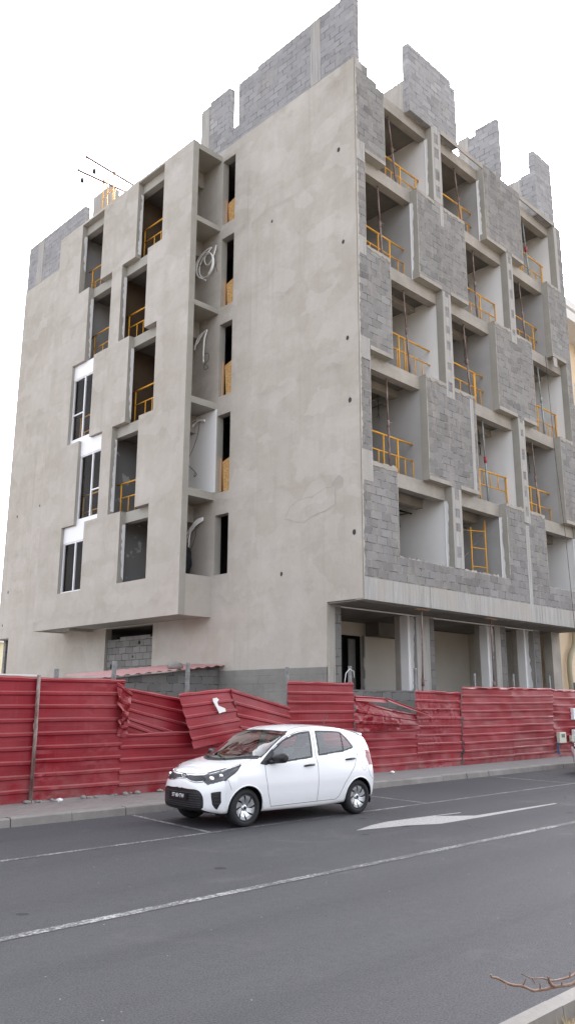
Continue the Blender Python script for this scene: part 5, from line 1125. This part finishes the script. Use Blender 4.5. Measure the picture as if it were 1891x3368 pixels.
# ------------------------------------------------------------------ central reservation in the foreground
b = MB(); x = -10.0
while x < 60:
    L = .98; z = .150 + rnd.uniform(-.004, .004); g = .008
    v = [(x + g, 2.69, -.02), (x + L, 2.69, -.02), (x + L, 2.68, z - .015), (x + g, 2.68, z - .015), (x + L, 2.665, z), (x + g, 2.665, z), (x + L, 2.56, z), (x + g, 2.56, z), (x + L, 2.55, -.02), (x + g, 2.55, -.02)]
    b.add(v, [(1, 0, 3, 2), (2, 3, 5, 4), (4, 5, 7, 6), (6, 7, 9, 8), (0, 9, 7, 5, 3), (1, 2, 4, 6, 8)]); x += L
struct(b.build('kerb', MATS['kerb concrete'], None, True))
b = MB(); b.quad((-10, -2.6, .075), (60, -2.6, .075), (60, 2.553, .075), (-10, 2.553, .075)); struct(b.build('verge', MATS['soil']))
b = MB()
for i in range(1500):
    x, y = rnd.uniform(3.6, 7.5), 2.53 - abs(rnd.gauss(0, .35)); h = rnd.uniform(.03, .10); a = rnd.uniform(0, 6.28); l = rnd.uniform(.2, 1.1) * h; w = .003
    b.add([(x - w * math.sin(a), y + w * math.cos(a), .07), (x + w * math.sin(a), y - w * math.cos(a), .07), (x + l * math.cos(a), y + l * math.sin(a), .07 + h)], [(0, 1, 2)])
o = b.build('dry_grass', MATS['dry grass']); o['kind'] = 'stuff'; tag(o, 'dry straw-coloured grass and litter on the soil of the verge', 'grass')
shb = thing('bare_shrub', 'bare shrub on the verge whose leafless twigs reach over the road', 'shrub', (4.55, 1.85, .075))
def twig(pts, r0, r1, name='branch'):
    P = catmull([list(p) for p in pts], (len(pts) - 1) * 5 + 1); n = len(P); b = MB(); R = []
    for i in range(n):
        k = i / (n - 1); knot = .22 * max(0, math.cos(i * 2 * math.pi / 5)) ** 6; R.append((r0 + (r1 - r0) * k) * (1 + knot))
    b.tube([tuple(p) for p in P], R, 8); b.build(name, MATS['bark'], shb)
Yt = 2.1
t1 = [(4.55, 1.85, .08), (4.5, 1.95, .35), (4.30, 2.05, .50), (4.04, Yt, .524), (3.994, Yt, .52), (3.932, Yt, .522), (3.793, Yt, .544), (3.725, Yt, .549), (3.66, Yt, .559), (3.603, Yt, .568), (3.515, Yt, .605), (3.442, Yt, .624), (3.377, Yt, .649), (3.321, Yt, .676), (3.277, Yt, .69), (3.269, Yt, .701)]
t2 = [(4.52, 1.92, .30), (4.3, 2.0, .53), (4.046, Yt, .559), (4.001, Yt, .557), (3.938, Yt, .554), (3.851, Yt, .562), (3.767, Yt, .574), (3.695, Yt, .599), (3.602, Yt, .618), (3.514, Yt, .654)]
twig(t1, .0088, .0042); twig(t2, .0072, .002); twig([(3.79, Yt, .545), (3.736, Yt - .01, .574), (3.707, Yt - .02, .607)], .008, .005); twig([(4.5, 1.95, .3), (4.75, 1.9, .6), (5.0, 1.95, .75)], .011, .004)
for (x, z), (dx, dz) in (((3.66, .559), (-.02, .035)), ((3.515, .605), (.012, .03)), ((3.86, .533), (-.03, .03)), ((3.377, .649), (-.018, -.02)), ((3.94, .553), (-.02, .03)), ((3.602, .618), (.0, -.022))): twig([(x, Yt, z), (x + dx * .5, Yt - .01, z + dz * .6), (x + dx, Yt - .012, z + dz)], .004, .0015, 'bud')
# ------------------------------------------------------------------ neighbours
nb = thing('neighbour_building', 'cream apartment building with balconies beyond the right end of the grey block', 'building', (38, 20, 0))
part('wall', lambda b: wallgrid(b, 'y', 16.3, 16.55, [(30.7, 46, 0, 19.6)], [(35.25, 37.4, 3.0 * k + 5.2, 3.0 * k + 7.5) for k in range(5)] + [(33.0, 35.2, 3.75, 5.2)], 0, 0), 'cream render', nb)
part('wall', lambda b: (b.box(30.7, 31.0, 16.55, 34, 0, 19.6), b.box(31, 46, 33.8, 34, 0, 19.6), b.box(45.8, 46, 16.55, 33.8, 0, 19.6), b.box(31, 45.8, 20, 20.2, 0, 19.4)), 'cream render', nb)
part('roof_slab', lambda b: (b.box(30.7, 46.6, 15.1, 34, 18.55, 19.0), b.box(30.7, 46.2, 15.5, 34, 19.62, 20.0)), 'pale trim', nb)
for k in range(4):
    part('balcony', lambda b: (b.box(32.4, 38, 15.1, 16.29, 3.0 * k + 5.3, 3.0 * k + 5.5)), 'pale trim', nb)
    part('balcony_panel', lambda b: b.box(32.4, 38, 15.1, 15.14, 3.0 * k + 5.51, 3.0 * k + 6.5), 'meter white', nb)
part('drainpipe', lambda b: (b.tube([(32.62, 16.1, 8), (32.60, 16.1, 4.7), (32.58, 16.1, 4.4), (32.45, 16.08, 4.15), (32.1, 16.08, 3.8), (31.98, 16.1, 3.5), (31.95, 16.1, 3.1), (32.0, 16.1, 2.6), (32.05, 16.1, .2)], .11, 10), [b.tube([(32.60, 16.1, z), (32.60, 16.1, z + .06)], .125, 10) for z in (4.9, 5.6, 6.8)]), 'grey drainpipe', nb)
part('window', lambda b: b.box(33.0, 35.2, 16.5, 16.54, 3.75, 5.2), 'meter window', nb)
yb = thing('yellow_building', 'pale yellow two-storey building far behind the left end of the fence', 'building', (28, 70, 0))
part('wall', lambda b: wallgrid(b, 'y', 70, 70.3, [(8, 40, 0, 6.95)], [(x, x + 1.3, z, z + .62) for x in np.arange(9.3, 39, 2.2) for z in (4.62, 6.2)], 0, 0), 'yellow render', yb)
part('wall', lambda b: (b.box(8, 8.3, 70.3, 84, 0, 6.95), b.box(39.7, 40, 70.3, 84, 0, 6.95)), 'yellow render', yb)
part('roof', lambda b: b.box(7.6, 40.4, 69.6, 84.4, 6.952, 7.15), 'pale trim', yb)
for x in np.arange(9.3, 39, 2.2):
    for z in (4.62, 6.2):
        if x > 26: part('window', lambda b: (b.box(x, x + .6, 70.12, 70.16, z, z + .62), b.box(x + .62, x + 1.3, 70.18, 70.22, z, z + .62)), 'meter white', yb)
# second parked car, its nose just entering at the right edge
car2 = dup(car, label='white hatchback parked farther along the kerb, only its nose showing at the right edge')
d = Vector((13.62, .0, 0)); car2.location = car.location + d
